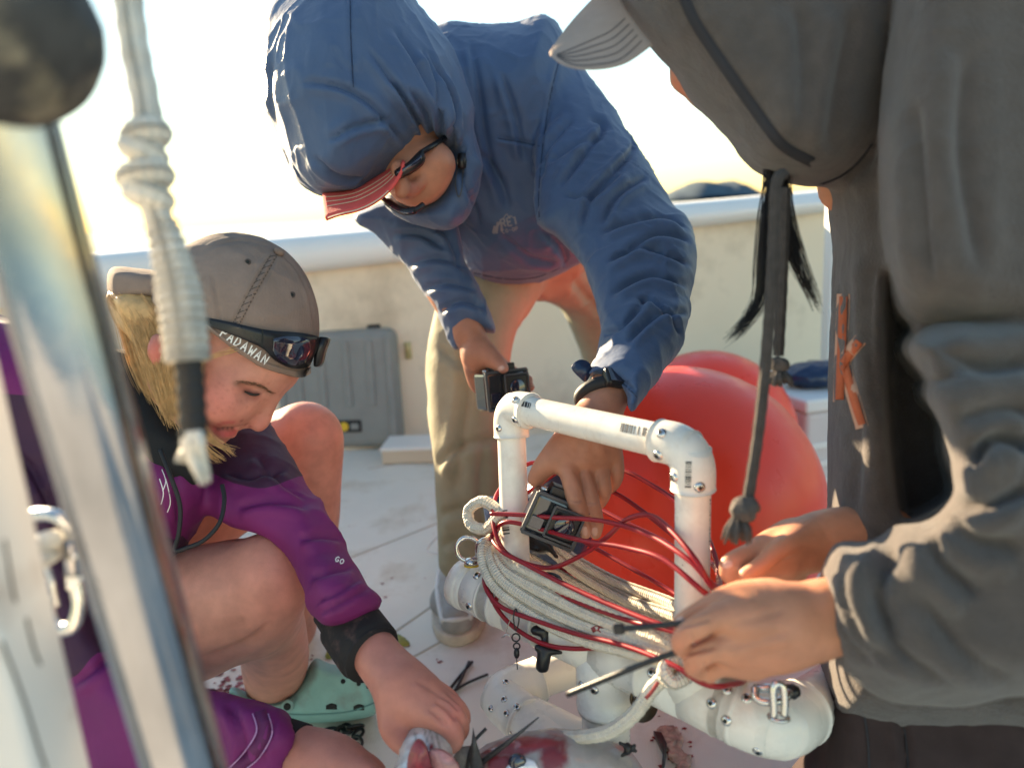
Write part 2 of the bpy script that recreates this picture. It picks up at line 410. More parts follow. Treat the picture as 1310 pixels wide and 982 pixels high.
# ------------------------------------------------------------------ materials
def srgb(r, g, b):
    f = lambda c: ((c/255)/12.92 if c/255 <= .04045 else ((c/255+.055)/1.055)**2.4)
    return (f(r), f(g), f(b), 1)
def mat(name, col, rough=.5, metal=0, var=0, vs=20, bump=0, bs=80, sss=0, spec=.5, coat=0, sheen=0, col2=None, attr=None, weave=0, wv=900,
        braid=0, trans=0, ior=1.45, dirt=None, ds=6, emis=None, stretch=None, bump2=0, b2=8, rvar=0, sssr=(.012, .005, .003)):
    m = bpy.data.materials.new(name); m.use_nodes = True; t = m.node_tree; N = t.nodes; L = t.links
    b = N['Principled BSDF']; I = b.inputs
    col = tuple(col) if len(col) == 4 else tuple(col)+(1,)
    I['Base Color'].default_value = col; I['Roughness'].default_value = rough; I['Metallic'].default_value = metal
    I['Specular IOR Level'].default_value = spec; I['Coat Weight'].default_value = coat; I['Sheen Weight'].default_value = sheen
    I['Transmission Weight'].default_value = trans; I['IOR'].default_value = ior
    if sss:
        I['Subsurface Weight'].default_value = sss; I['Subsurface Radius'].default_value = sssr; I['Subsurface Scale'].default_value = 1
    tc = N.new('ShaderNodeTexCoord'); vec = tc.outputs['Object']
    if stretch:
        mp = N.new('ShaderNodeMapping'); mp.inputs['Scale'].default_value = stretch; L.new(vec, mp.inputs[0]); vec = mp.outputs[0]
    def noise(sc, det=4, ro=.55):
        n = N.new('ShaderNodeTexNoise'); n.inputs['Scale'].default_value = sc; n.inputs['Detail'].default_value = det; n.inputs['Roughness'].default_value = ro
        L.new(vec, n.inputs['Vector']); return n.outputs[0]
    def ramp(x, lo, hi):
        r = N.new('ShaderNodeMapRange'); r.inputs[1].default_value = lo; r.inputs[2].default_value = hi; L.new(x, r.inputs[0]); return r.outputs[0]
    def mix(f, a, c, typ='MIX'):
        x = N.new('ShaderNodeMix'); x.data_type = 'RGBA'; x.blend_type = typ
        if isinstance(f, (int, float)): x.inputs[0].default_value = f
        else: L.new(f, x.inputs[0])
        for s, k in ((a, 6), (c, 7)):
            if isinstance(s, tuple): x.inputs[k].default_value = s
            else: L.new(s, x.inputs[k])
        return x.outputs[2]
    c = col
    if attr and col2 is not None:           # signed zone attribute: one cloth or the other
        a = N.new('ShaderNodeAttribute'); a.attribute_name = attr
        c = mix(ramp(a.outputs['Fac'], -.0006, .0006), col, tuple(col2) if len(col2) == 4 else tuple(col2)+(1,))
    elif attr:                              # painted natural colour, plus shade painted into face creases
        a = N.new('ShaderNodeAttribute'); a.attribute_name = attr; c = a.outputs['Color']
    if dirt:
        c = mix(ramp(noise(ds, 6, .65), .52, .72), c, tuple(dirt)+(1,))
    if var:
        v1 = ramp(noise(vs, 5), .3, .7); g = mix(v1, (1-var, 1-var, 1-var, 1), (1+var, 1+var, 1+var, 1))
        c = mix(1.0, c, g, 'MULTIPLY') if True else c
    if not isinstance(c, tuple): L.new(c, I['Base Color'])
    if rvar: 
        rr = N.new('ShaderNodeMapRange'); rr.inputs[3].default_value = max(rough-rvar, .02); rr.inputs[4].default_value = min(rough+rvar, 1); rr.inputs[1].default_value = .3; rr.inputs[2].default_value = .7
        L.new(noise(vs*2.3, 5), rr.inputs[0]); L.new(rr.outputs[0], I['Roughness'])
    last = None
    def addb(h, strength, dist):
        nonlocal last
        bp = N.new('ShaderNodeBump'); bp.inputs['Strength'].default_value = strength; bp.inputs['Distance'].default_value = dist
        L.new(h, bp.inputs['Height'])
        if last: L.new(last, bp.inputs['Normal'])
        last = bp.outputs[0]
    if bump: addb(noise(bs, 6, .6), bump, .002)
    if bump2: addb(noise(b2, 3, .5), bump2, .02)
    if weave:
        for d in ('X', 'Z'):
            w = N.new('ShaderNodeTexWave'); w.bands_direction = d; w.inputs['Scale'].default_value = wv/6.28; w.inputs['Distortion'].default_value = 1.5; w.inputs['Detail'].default_value = 1
            L.new(vec, w.inputs[0]); addb(w.outputs[1], weave, .0006)
    if braid:
        sx = N.new('ShaderNodeSeparateXYZ'); L.new(tc.outputs['UV'], sx.inputs[0])
        def mth(op, a_, b_=None):
            q = N.new('ShaderNodeMath'); q.operation = op
            for s, k in ((a_, 0), (b_, 1)):
                if s is None: continue
                if isinstance(s, (int, float)): q.inputs[k].default_value = s
                else: L.new(s, q.inputs[k])
            return q.outputs[0]
        A = mth('MULTIPLY', sx.outputs[0], braid*6.283); B = mth('MULTIPLY', sx.outputs[1], 4*6.283)
        h = mth('MULTIPLY', mth('SINE', mth('ADD', A, B)), mth('SINE', mth('SUBTRACT', A, B)))
        addb(h, .9, .0012)
    if last: L.new(last, I['Normal'])
    if emis: I['Emission Color'].default_value = emis+(1,); I['Emission Strength'].default_value = 1
    return m

MT = {}
MT['blue'] = mat('blue_shell_fabric', (.056, .098, .195), .52, spec=.4, var=.10, vs=9, bump=.12, bs=60, bump2=.10, b2=30, weave=.05, wv=2500, sheen=.15)
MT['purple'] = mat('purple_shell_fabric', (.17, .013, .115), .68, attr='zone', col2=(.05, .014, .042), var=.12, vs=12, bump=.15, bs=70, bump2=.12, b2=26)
MT['hoodie'] = mat('charcoal_fleece', (.098, .083, .076), .95, spec=.15, var=.12, vs=60, bump=.9, bs=420, sheen=.3)
MT['hoodtrim'] = mat('dark_seam', (.03, .03, .036), .9)
MT['dark_trousers'] = mat('dark_trousers', (.048, .034, .034), .9, var=.15, vs=40, bump=.3, bs=300, spec=.2)
MT['khaki'] = mat('khaki_cloth', (.31, .29, .20), .85, var=.10, vs=18, bump=.25, bs=200, bump2=.15, b2=20, spec=.25)
MT['skin'] = mat('skin', (.5, .26, .18), .46, attr='paint', var=.14, vs=38, bump=.16, bs=520, sss=.22, spec=.4)
MT['hair'] = mat('blond_hair', (.66, .39, .16), .45, var=.22, vs=90, spec=.5)
MT['dhair'] = mat('dark_hair', (.02, .014, .011), .4, spec=.5)
MT['capg'] = mat('washed_grey_twill', (.27, .20, .165), .92, var=.16, vs=22, bump=.35, bs=260, weave=.25, wv=1600, spec=.15)
MT['capt'] = mat('taupe_cap', (.38, .285, .235), .9, var=.1, vs=20, bump=.3, bs=260, weave=.3, wv=1200)
MT['capr'] = mat('red_cap_cloth', (.74, .10, .09), .85, var=.1, vs=40, bump=.3, bs=300, weave=.3, wv=1500)
MT['thread'] = mat('pale_thread', (.85, .62, .42), .8)
MT['dthread'] = mat('dark_thread', (.09, .07, .065), .8)
MT['white_ink'] = mat('white_ink', (.82, .82, .80), .7)
MT['grey_ink'] = mat('grey_logo_print', (.24, .23, .26), .6)
MT['black_ink'] = mat('black_print', (.03, .03, .035), .6)
MT['orange'] = mat('orange_felt', (.52, .13, .055), .9, bump=.4, bs=300, var=.15, vs=50)
MT['orange2'] = mat('pale_orange_edge', (.62, .35, .24), .9)
MT['blackp'] = mat('black_plastic', (.012, .012, .014), .35, var=.2, vs=40, rvar=.1)
MT['blackr'] = mat('black_rubber', (.015, .015, .017), .6, bump=.15, bs=200)
MT['lens'] = mat('dark_mirror_lens', (.02, .022, .04), .06, spec=.9, coat=.6)
MT['clear'] = mat('clear_polycarbonate', (.9, .93, .95), .08, trans=.92, ior=1.3, rvar=.05, vs=30)
MT['camgrey'] = mat('grey_plastic', (.06, .063, .07), .4, bump=.1, bs=200)
MT['pvc'] = mat('white_pvc', (.84, .80, .72), .30, var=.03, vs=9, bump=.04, bs=90, spec=.5, rvar=.12, dirt=(.66, .58, .50), ds=14)
MT['steel'] = mat('stainless_steel', (.62, .61, .60), .25, 1, rvar=.1, vs=60, bump=.1, bs=200)
MT['galv'] = mat('galvanised_tube', (.38, .38, .40), .12, 1, var=.25, vs=22, bump=.10, bs=60, rvar=.14, stretch=(1, 1, .5))
MT['buoy'] = mat('red_buoy_vinyl', (.93, .065, .028), .34, var=.04, vs=8, bump=.04, bs=60, spec=.45, rvar=.1, sss=.3, sssr=(.12, .010, .004))
MT['rope'] = mat('white_braided_rope', (.74, .68, .57), .8, braid=7.0, var=.10, vs=60, bump=.3, bs=500, dirt=(.60, .46, .34), ds=10)
MT['rope2'] = mat('weathered_rope', (.74, .70, .62), .85, braid=6.0, var=.16, vs=70, bump=.5, bs=300)
MT['greyrope'] = mat('grey_cotton_cord', (.085, .072, .065), .95, braid=6, var=.2, vs=120, bump=.5, bs=400)
MT['redcord'] = mat('dark_red_cord', (.27, .008, .016), .35, var=.15, vs=50, spec=.5)
MT['ground'] = None
MT['casegrey'] = mat('grey_case_plastic', (.25, .255, .245), .6, var=.06, vs=20, bump=.2, bs=160)
MT['yellow'] = mat('yellow_label', (.75, .48, .03), .5)
MT['teal'] = mat('teal_foam', (.24, .46, .43), .6, var=.10, vs=26, bump=.12, bs=200, dirt=(.22, .30, .28), ds=16)
MT['hole'] = mat('dark_hollow', (.015, .02, .02), .8)
MT['shoe'] = mat('pale_shoe_mesh', (.34, .33, .32), .8, var=.15, vs=40, weave=.4, wv=1500, bump=.2, bs=300)
MT['shoe2'] = mat('white_shoe_panel', (.66, .66, .66), .6, var=.05)
MT['sole'] = mat('shoe_sole', (.55, .47, .38), .7, var=.15, vs=40)
MT['navy'] = mat('navy_glossy_cloth', (.012, .028, .075), .3, bump=.4, bs=50, bump2=.3, b2=25, spec=.6)
MT['camo'] = mat('dark_camo_cuff', (.014, .012, .013), .8, dirt=(.10, .055, .05), ds=38, bump=.2, bs=200)
MT['whitepaint'] = mat('white_paint', (.74, .70, .66), .5, var=.05, vs=6, dirt=(.45, .36, .30), ds=9, bump=.3, bs=40)
MT['wallc'] = mat('cream_gelcoat', (.80, .67, .50), .55, var=.05, vs=3, bump=.08, bs=40, dirt=(.52, .42, .30), ds=3)
MT['cap_white'] = mat('white_gelcoat', (.80, .78, .74), .45, var=.03, vs=4)
MT['zip'] = mat('black_nylon', (.02, .02, .022), .4, var=.2, vs=80)
MT['fishg'] = mat('grey_fish_skin', (.30, .28, .27), .3, attr='paint', var=.07, vs=130, bump=.25, bs=500, spec=.6, coat=.4)
MT['fishs'] = mat('silver_fish_skin', (.55, .55, .56), .25, .35, var=.2, vs=90, attr='paint', bump=.35, bs=400, spec=.6, coat=.3)
MT['flesh'] = mat('raw_fish_flesh', (.32, .05, .06), .3, attr='paint', var=.3, vs=140, bump=.5, bs=300, sss=.2, coat=.5)
MT['fin'] = mat('dark_fin', (.05, .045, .045), .4, var=.3, vs=100, stretch=(1, 1, 8))
MT['blood'] = mat('dried_blood', (.26, .035, .035), .45, var=.3, vs=60)
MT['leaf'] = mat('yellow_green_leaf', (.30, .29, .07), .6, var=.3, vs=80)
MT['black'] = mat('black_cloth', (.010, .010, .011), .8, bump=.3, bs=150)
MT['brass'] = mat('yellow_rubber', (.55, .46, .22), .6)
MT['grn'] = mat('dark_green_rubber', (.05, .07, .05), .6)
MT['stone'] = mat('mottled_dark_ball', (.045, .042, .04), .7, var=.5, vs=55, dirt=(.30, .25, .17), ds=38, bump=.4, bs=60)
# ------------------------------------------------------------------ setting
def deck_mat():
    m = mat('deck_gelcoat', (.80, .75, .66), .55, var=.06, vs=5, dirt=(.56, .48, .38), ds=5, bump=.12, bs=260, rvar=.12)
    t = m.node_tree; N = t.nodes; L = t.links; b = N['Principled BSDF']
    tc = N.new('ShaderNodeTexCoord'); w = N.new('ShaderNodeTexWave'); w.inputs['Scale'].default_value = 75; w.bands_direction = 'X'; w.inputs['Distortion'].default_value = .1
    mp = N.new('ShaderNodeMapping'); mp.inputs['Rotation'].default_value = (0, 0, .12); L.new(tc.outputs['Object'], mp.inputs[0]); L.new(mp.outputs[0], w.inputs[0])
    bp = N.new('ShaderNodeBump'); bp.inputs['Strength'].default_value = .25; bp.inputs['Distance'].default_value = .0006
    L.new(w.outputs[1], bp.inputs['Height']); L.new(b.inputs['Normal'].links[0].from_socket, bp.inputs['Normal']); L.new(bp.outputs[0], b.inputs['Normal'])
    return m
MT['deck'] = deck_mat()
o = mk('deck', [(-3.2, -2.5, 0), (3.6, -2.5, 0), (3.6, PG(500, 566)[1]+.10*4.0+.05, 0), (-3.2, PG(500, 566)[1]-.10*2.75+.05, 0)], [[0, 1, 2, 3]], MT['deck'], smooth=False); tag(o, kind='structure')
# seams moulded into the deck
parts = []
for (a, b) in (((330, 760), (760, 590)), ((430, 860), (560, 770)), ((470, 600), (600, 575)), ((520, 845), (700, 745))):
    p, q = PG(*a), PG(*b); d = nrm(q-p); parts.append(boxm((p+q)/2+np.array([0, 0, .0005]), (d, np.cross([0, 0, 1], d), np.array([0, 0, 1.])), (np.linalg.norm(q-p)/2, .0022, .0012)))
o = mk('deck_seam', *merge(parts), mat('seam_groove', (.50, .45, .38), .8), smooth=False); tag(o, kind='structure')
sea_m = mat('sea_water', (.055, .13, .19), .16, spec=.5, bump2=.5, b2=.8, bump=.3, bs=6)
o = mk('sea', [(-9000, -9000, -1.1), (9000, -9000, -1.1), (9000, 9000, -1.1), (-9000, 9000, -1.1)], [[0, 1, 2, 3]], sea_m, smooth=False); tag(o, kind='structure')
# wooded island on the horizon, distance haze painted in as a blue tint
hv, hf = [], []; nx, ny = 60, 14
for j in range(ny):
    for i in range(nx):
        u = i/(nx-1); v = j/(ny-1)
        px = 838+u*150; p = P(px, 258, 1500+v*500)
        h = 40*(1-abs(2*u-.95)**2.4 if abs(2*u-.95) < 1 else 0)*math.sin(math.pi*min(v*1.0+.02, 1))**.6
        h = max(h, 0)+3*math.sin(u*17+v*5)*max(h, 0)/40
        hv.append((p[0], p[1], -1.5+h*1.08))
hv = np.array(hv)
for j in range(ny-1):
    for i in range(nx-1): hf.append([j*nx+i, j*nx+i+1, (j+1)*nx+i+1, (j+1)*nx+i])
hv[:, 2] += np.maximum(hv[:, 2]+1, 0)*.12*fbm(hv*.02, 3)
o = mk('hill', hv, hf, mat('hazed_wooded_hill', (.040, .075, .105), .95, var=.3, vs=.03)); tag(o, kind='structure')

# ---- bulwark: inner wall, gunwale, toe moulding
WP = PG(500, 566); WS = 0.10; WN = nrm([WS, -1, 0]); WT = nrm([1, WS, 0])
def wallhit(px, py):
    d = P(px, py, 1)-CO; return CO+d*(((WP-CO)@WN)/(d@WN))
a1, a2, b1, b2 = wallhit(160, 322), wallhit(900, 258), wallhit(160, 374), wallhit(900, 288)
def zl(p, q, x): return p[2]+(q[2]-p[2])*(x-p[0])/(q[0]-p[0])
xs = np.linspace(-3.15, 3.5, 40); prof = [(-.03, 'b', 0), (.02, 'b', -.004), (.05, 'b', .006), (.068, 'b', .024), (.072, 'm', 0), (.064, 't', -.034), (.045, 't', -.014), (.015, 't', -.002), (-.03, 't', .003), (-.16, 't', .004), (-.18, 't', -.05), (-.18, 'b', -.9)]
bw = thing('bulwark', 'cream boat bulwark with rounded white gunwale along the far side of the deck', 'boat wall', WP)
V, F = [], []
for x in xs:
    p = WP+WT*((x-WP[0])/WT[0]); zt, zb = zl(a1, a2, x), zl(b1, b2, x)
    for off, w, dz in prof:
        z = {'t': zt, 'b': zb, 'm': (zt+zb)/2}[w]+dz; V.append((p+WN*off)*np.array([1, 1, 0])+np.array([0, 0, z]))
n = len(prof)
for i in range(len(xs)-1):
    for k in range(n-1): F.append([i*n+k, i*n+k+1, (i+1)*n+k+1, (i+1)*n+k][::-1])
mk('gunwale', V, F, MT['cap_white'], bw)
V, F = [], []
for x in xs:
    p = WP+WT*((x-WP[0])/WT[0]); zb = zl(b1, b2, x)
    V += [p*np.array([1, 1, 0])+np.array([0, 0, zb+.002]), p*np.array([1, 1, 0])+WN*.004+np.array([0, 0, .05]), p*np.array([1, 1, 0])+WN*.05+np.array([0, 0, -.001])]
for i in range(len(xs)-1):
    for k in range(2): F.append([i*3+k, i*3+k+1, (i+1)*3+k+1, (i+1)*3+k][::-1])
mk('wall_panel', V, F, MT['wallc'], bw)
p = wallhit(522, 448)
mk('wall_hook', *merge([tube([p+WN*.0, p+WN*.03, p+WN*.035+np.array([0, 0, .03])], .006, 8)[:2], boxm(p, (WT, WN, np.array([0, 0, 1.])), (.012, .006, .03))]), MT['brass'], bw)

# ---- grey equipment case by the wall
def obox(name, c, half, yaw, lean, m, parent, b=.02):
    ax = Matrix.Rotation(yaw, 3, 'Z') @ Matrix.Rotation(lean, 3, 'X'); A = [np.array(ax.col[i]) for i in range(3)]
    o = mk(name, *boxm(c, A, half), m, parent, smooth=False); bev(o, b, 4); return A
Z3 = np.array([0, 0, 1.])
cc = PG(430, 578); cc[2] = 0
cs = thing('equipment_case', 'grey hard plastic equipment case standing upright against the cream wall', 'case', cc)
c0 = P(430, 500, 2.40); c0 = np.array([c0[0]-.06, cc[1]+.06, .215])
A = obox('case_lid', c0, (.215, .05, .21), -.12, -.05, MT['casegrey'], cs, .035)
obox('case_base', c0+A[1]*.085, (.218, .034, .212), -.12, -.05, MT['casegrey'], cs, .03)
mk('handle', *tube(spl([c0+A[2]*.205-A[0]*.10+A[1]*.05, c0+A[2]*.235-A[0]*.09+A[1]*.05, c0+A[2]*.24+A[0]*.03+A[1]*.05, c0+A[2]*.205+A[0]*.05+A[1]*.05], 6), .011, 10)[:2], MT['blackr'], cs)
for s in (-1, 1):
    o = mk('latch', *boxm(c0+A[2]*.212+A[0]*s*.13+A[1]*.045, A, (.025, .03, .01)), MT['blackr'], cs, False); bev(o, .004)
for k in (-.13, -.045, .045, .13):
    o = mk('lid_rib', *boxm(c0+A[0]*k-A[1]*.051+A[2]*.06, A, (.012, .005, .115)), MT['casegrey'], cs, False); bev(o, .004, 3)
for s in (-1, 1):
    o = mk('lid_edge', *boxm(c0+A[0]*s*.197-A[1]*.049, A, (.012, .007, .185)), MT['casegrey'], cs, False); bev(o, .005, 3)
for s in (-1, 1):
    o = mk('corner_foot', *boxm(c0+A[0]*s*.17-A[2]*.205+A[1]*.03, A, (.03, .07, .012)), MT['blackr'], cs, False); bev(o, .004)
sv = Surf(*boxm(c0, A, (.215, .05, .21)))
h = sv.hit(447, 545)
o = mk('label_plate', *boxm(h, A, (.044, .004, .022)), MT['blackr'], cs, False); bev(o, .004)
o2 = mk('label_emblem', *lathe([(.0001, 0), (.016, 0), (.016, .003), (.0001, .003)], h-A[0]*.018-A[1]*.0045, -A[1], 18), MT['yellow'], cs, False)
o2 = mk('label_print', *boxm(h+A[0]*.02-A[1]*.0045, A, (.014, .001, .010)), MT['casegrey'], cs, False)
# ---- white tray on the deck
c = PG(528, 592); tr = thing('flat_box', 'flat white box lying on the deck at the foot of the cream wall', 'box', c)
obox('box_body', c+np.array([0, .06, .024]), (.095, .07, .022), -.08, 0, mat('cardboard_side', (.62, .52, .40), .8), tr, .004)
obox('box_lid', c+np.array([0, .06, .052]), (.099, .074, .006), -.08, 0, MT['cap_white'], tr, .003)
# ---- white post
pb = PG(1052, 560); pt = tag(mk('post', *boxm(pb+np.array([0.02, 0, .42]), (np.array([1., 0, 0]), np.array([0, 1., 0]), Z3), (.027, .03, .42)), MT['cap_white'], None, False), 'white square post standing between the dark hair and the charcoal hoodie', 'post'); bev(pt, .006)
# ---- cool box at right
c = PG(1062, 640); cb = thing('cool_box', 'white cool box with a dark bag on its lid behind the red buoy', 'cooler', c)
A = obox('cooler_body', c+np.array([.06, .20, .125]), (.19, .18, .125), .25, 0, mat('pinkish_cooler_plastic', (.66, .60, .58), .5, var=.04, vs=10), cb, .015)
obox('cooler_lid', c+np.array([.06, .20, .268]), (.197, .187, .018), .25, 0, MT['cap_white'], cb, .01)
for k in range(3): obox('cooler_rib', c+np.array([.06, .20, .06+.05*k])-A[1]*.182, (.18, .004, .008), .25, 0, MT['cap_white'], cb, .002)
bg_c = c+np.array([.06, .20, .286])
V, F = S().ell(0, 0, 1, 1, 1, 1).ops and (None, None) or (None, None)
s_ = S(); s_.ops.append(('e', bg_c+np.array([-.04, -.06, .03]), (A[0], A[1], Z3), (.12, .07, .035), .01, 'u')); V, F = s_.mesh(.006)
V = wrinkle(V, F, .006, 22); o = mk('small_bag', V, F, MT['navy']); tag(o, 'small dark blue bag lying on the lid of the white cool box', 'bag')
# ---- red buoys
def buoy(label, px, py, Z, rpx, tilt, group):
    c = P(px, py, Z); r = M_(rpx, Z); t = thing('buoy', label, 'buoy', (c[0], c[1], 0), group); ax = nrm(tilt)
    pr = []
    for a in np.linspace(-90, 90, 49):
        a = math.radians(a); rr = r*math.cos(a); hh = r*math.sin(a)
        if a > 0: hh *= 1.0+.16*(math.sin(a))**3
        rr *= 1+.006*math.exp(-(a/.03)**2)
        if abs(a-.55) < .03: rr *= .994
        pr.append((max(rr, .0006), hh))
    mk('shell', *lathe(pr, c, ax, 72), MT['buoy'], t)
    e = c+ax*r*1.14
    mk('neck', *lathe([(.045, -.03), (.042, .0), (.03, .012), (.026, .05), (.02, .058), (.001, .058)], e, ax, 24), MT['buoy'], t)
    u = nrm(np.cross(ax, [.3, .4, .8]))
    th = np.linspace(0, 2*math.pi, 17); mk('rope_eye', *tube([e+ax*.06+.02*(math.cos(q)*u+math.sin(q)*ax) for q in th], .008, 8)[:2], MT['buoy'], t)
    return t
buoy('large round red buoy lying on the deck behind the white pipe frame', 868, 648, 1.432, 180, (.55, .55, -.45), 'red mooring buoys')
buoy('smaller red buoy half hidden behind the large red one', 905, 558, 1.95, 110, (.3, .8, -.3), 'red mooring buoys')
# ---- litter on the deck
def scrap(name, label, cat, pts, m, h=.006, z=.004):
    q = spl([PG(x, y, z) for x, y in pts], 5, True); cen = q.mean(0)
    V = [cen+np.array([0, 0, h])]; V += [p+np.array([0, 0, random.uniform(0, h*.5)]) for p in q]; n = len(q)
    F = [[0, 1+i, 1+(i+1) % n] for i in range(n)]; V += [p*np.array([1, 1, 0])+np.array([0, 0, .0015]) for p in q]
    F += [[1+i, 1+n+i, 1+n+(i+1) % n, 1+(i+1) % n] for i in range(n)]
    return tag(mk(name, V, F, m), label, cat)
scrap('leaf', 'yellow green leaf scrap on the deck between the black cuff and the pale shoe', 'leaf', [(500, 812), (512, 812), (524, 822), (516, 825), (505, 821)], MT['leaf'])
scrap('leaf', 'thin green leaf scrap on the deck left of the black cuff', 'leaf', [(416, 838), (428, 822), (440, 816), (434, 828), (424, 840)], MT['leaf'])
def stain(pts):
    V, F = [], []
    for (x, y, r) in pts:
        c = PG(x, y, .0015); n = 12; k = len(V); V.append(c)
        for i in range(n):
            a = i*2*math.pi/n; rr = r*random.uniform(.5, 1.15); V.append(c+np.array([math.cos(a)*rr, math.sin(a)*rr*.8, 0]))
        F += [[k, k+1+i, k+1+(i+1) % n] for i in range(n)]
    return V, F
bl = [(random.gauss(285, 16), random.gauss(878, 12), random.uniform(.003, .012)) for _ in range(34)]+[(random.uniform(395, 600), random.uniform(600, 850), random.uniform(.0015, .005)) for _ in range(40)]
bl += [(random.gauss(130, 20), random.gauss(975, 10), random.uniform(.003, .012)) for _ in range(20)]+[(random.gauss(860, 14), random.gauss(945, 22), random.uniform(.002, .006)) for _ in range(26)]
o = mk('blood_stain', *stain(bl), MT['blood'], smooth=False); tag(o, kind='structure')
# ------------------------------------------------------------------ person in the blue hooded jacket, bending over the frame
g = PG(585, 835)
man = thing('person', 'person bending over in a blue hooded rain jacket, khaki trousers and red cap brim', 'person', (g[0]+.15, g[1]+.2, 0))
# jacket: hood, trunk, two sleeves
j = S()
j.pad([(655, -12), (700, 20), (735, 70), (752, 100), (790, 180), (800, 262), (770, 312), (722, 347), (682, 361), (642, 362), (606, 352), (575, 322), (545, 290), (520, 262), (512, 200), (540, 60), (570, 30), (608, 31), (655, 31)][1:] , 1.40, .15, 85, gy=.05, k=.02)
j.pad([(354, 0), (340, 34), (335, 62), (334, 101), (340, 134), (357, 175), (372, 215), (387, 236), (413, 250), (454, 246), (488, 227), (517, 205), (535, 188), (543, 176), (556, 179), (569, 184), (589, 194), (600, 208), (604, 170), (602, 135), (592, 98), (569, 48), (535, 8), (500, -38), (450, -50), (395, -35)], 1.13, .155, 95, gx=.03, k=.02)
j.pad([(548, 184), (575, 190), (600, 170), (615, 200), (610, 250), (585, 290), (548, 292), (515, 280), (494, 262), (500, 250), (530, 262), (556, 250), (572, 228), (579, 205)], 1.17, .06, 22, k=.012, n=4)      # collar round the chin
j.pad([(700, 60), (750, 95), (783, 138), (796, 160), (811, 182), (829, 210), (848, 243), (860, 268), (876, 288), (868, 330), (820, 350), (770, 345), (740, 330), (712, 300), (690, 285), (683, 230), (690, 140)], 1.20, .075, 52, gy=-.09, k=.015)
j.pad([(752, 300), (800, 268), (862, 266), (880, 286), (889, 312), (888, 346), (884, 372), (886, 396), (876, 430), (859, 460), (841, 490), (820, 514), (807, 526), (795, 500), (772, 484), (748, 480), (757, 462), (765, 450), (769, 430), (765, 400), (757, 370), (744, 335)], 1.00, .062, 46, gy=-.11, k=.015)
j.pad([(452, 277), (480, 300), (499, 318), (523, 341), (536, 365), (556, 394), (570, 424), (584, 447), (600, 425), (613, 422), (634, 426), (630, 405), (617, 380), (608, 358), (592, 330), (585, 290), (560, 250), (500, 255)], 1.27, .055, 34, gy=-.02, k=.012)
j.ell(520, 224, 1.03, 62, 34, .075, mode='s', rot=-20, k=.01)
V, F = j.mesh(.0038, 2)
V = wrinkle(V, F, .0042, 9, (1, 1, .55), .5, 3.1, 2.2)
V = wrinkle(V, F, .0022, 24, (1.2, 1, .8), .5, 8.4, 2.5); V = wrinkle(V, F, .0016, 16, (1, 1, .8), .8, 33, 9)
sl = [(750, 150), (770, 160), (742, 200), (716, 240)]
V = folds(V, F, [
    [(378, 104), (430, 110), (470, 130), (500, 162), (522, 190)], [(418, 182), (455, 162), (505, 152)], [(500, 30), (535, 85), (560, 140), (577, 183)],
    [(545, 60), (572, 120), (588, 185)], [(520, 110), (548, 150), (558, 178)], [(350, 62), (345, 120), (362, 190), (385, 232)], [(470, 60), (520, 130), (545, 172)],
    (.5, .6, [(448, -20), (450, 60), (455, 120)]), [(582, 200), (600, 245), (615, 290)],
    [(600, 45), (612, 110), (622, 180), (640, 250)], (.6, .6, [(716, 70), (704, 130), (694, 190), (688, 255), (688, 285)]), (.5, .6, [(634, 176), (662, 180), (692, 186)]),
    [(560, 292), (575, 305), (590, 345)], [(640, 90), (660, 150), (672, 210)], (1.2, 1.4, [(610, 190), (640, 230), (650, 270)]),
    (1.4, 1, [(752, 150), (772, 165), (745, 200), (712, 245)]), (1.4, 1, [(806, 172), (810, 192), (780, 225), (752, 262), (744, 300)]), (1.3, 1, [(765, 300), (802, 285), (850, 278), (882, 294)]),
    (1.2, 1, [(772, 336), (825, 318), (886, 340)]), (1.2, 1, [(778, 378), (832, 352), (884, 368)]), (1.2, 1, [(800, 440), (840, 404), (884, 400)]), [(812, 380), (850, 396), (872, 430)],
    (.6, .5, [(768, 474), (795, 486), (818, 505)]), [(770, 430), (800, 415), (835, 372)], [(720, 250), (760, 250), (800, 215)], [(700, 210), (730, 190), (770, 175)],
    [(520, 340), (560, 330), (600, 345)], [(540, 370), (575, 362), (610, 372)], [(560, 400), (590, 385), (622, 395)], [(500, 300), (540, 300), (570, 320)],
    (1.2, 1.3, [(690, 290), (720, 320), (725, 345)]), (1, 1.2, [(640, 300), (680, 330), (720, 335)]),
    (1.2, .8, [(538, 60), (560, 120), (566, 180)]), (1.2, .8, [(560, 90), (578, 140), (580, 190)]), (1.2, .8, [(575, 90), (592, 145), (594, 200)]), (1.1, .8, [(500, 100), (528, 145), (545, 178)]), [(345, 150), (365, 205), (400, 246)], [(400, 200), (430, 225), (470, 230)], (1.2, 1, [(735, 150), (700, 190), (692, 230)]), (1.2, 1, [(770, 290), (790, 250), (830, 225)]), (1.2, 1, [(795, 325), (840, 300), (885, 308)])], .0062, 4.5)
jk = mk('jacket', V, F, MT['blue'], man); JS = Surf(V, F)
# drawcord loop and toggle by the face
q = spl([JS.hit(*p, .004) for p in ((590, 205), (584, 222), (583, 240), (587, 252), (591, 240), (592, 222), (594, 208))], 6)
mk('hood_cord', *tube(q, .0009, 6)[:2], MT['camgrey'], man)
h = JS.hit(591, 206, .005); mk('hood_toggle', *lathe([(.0005, -.012), (.006, -.010), (.007, 0), (.006, .010), (.0005, .012)], h, CU, 12), MT['blackp'], man)
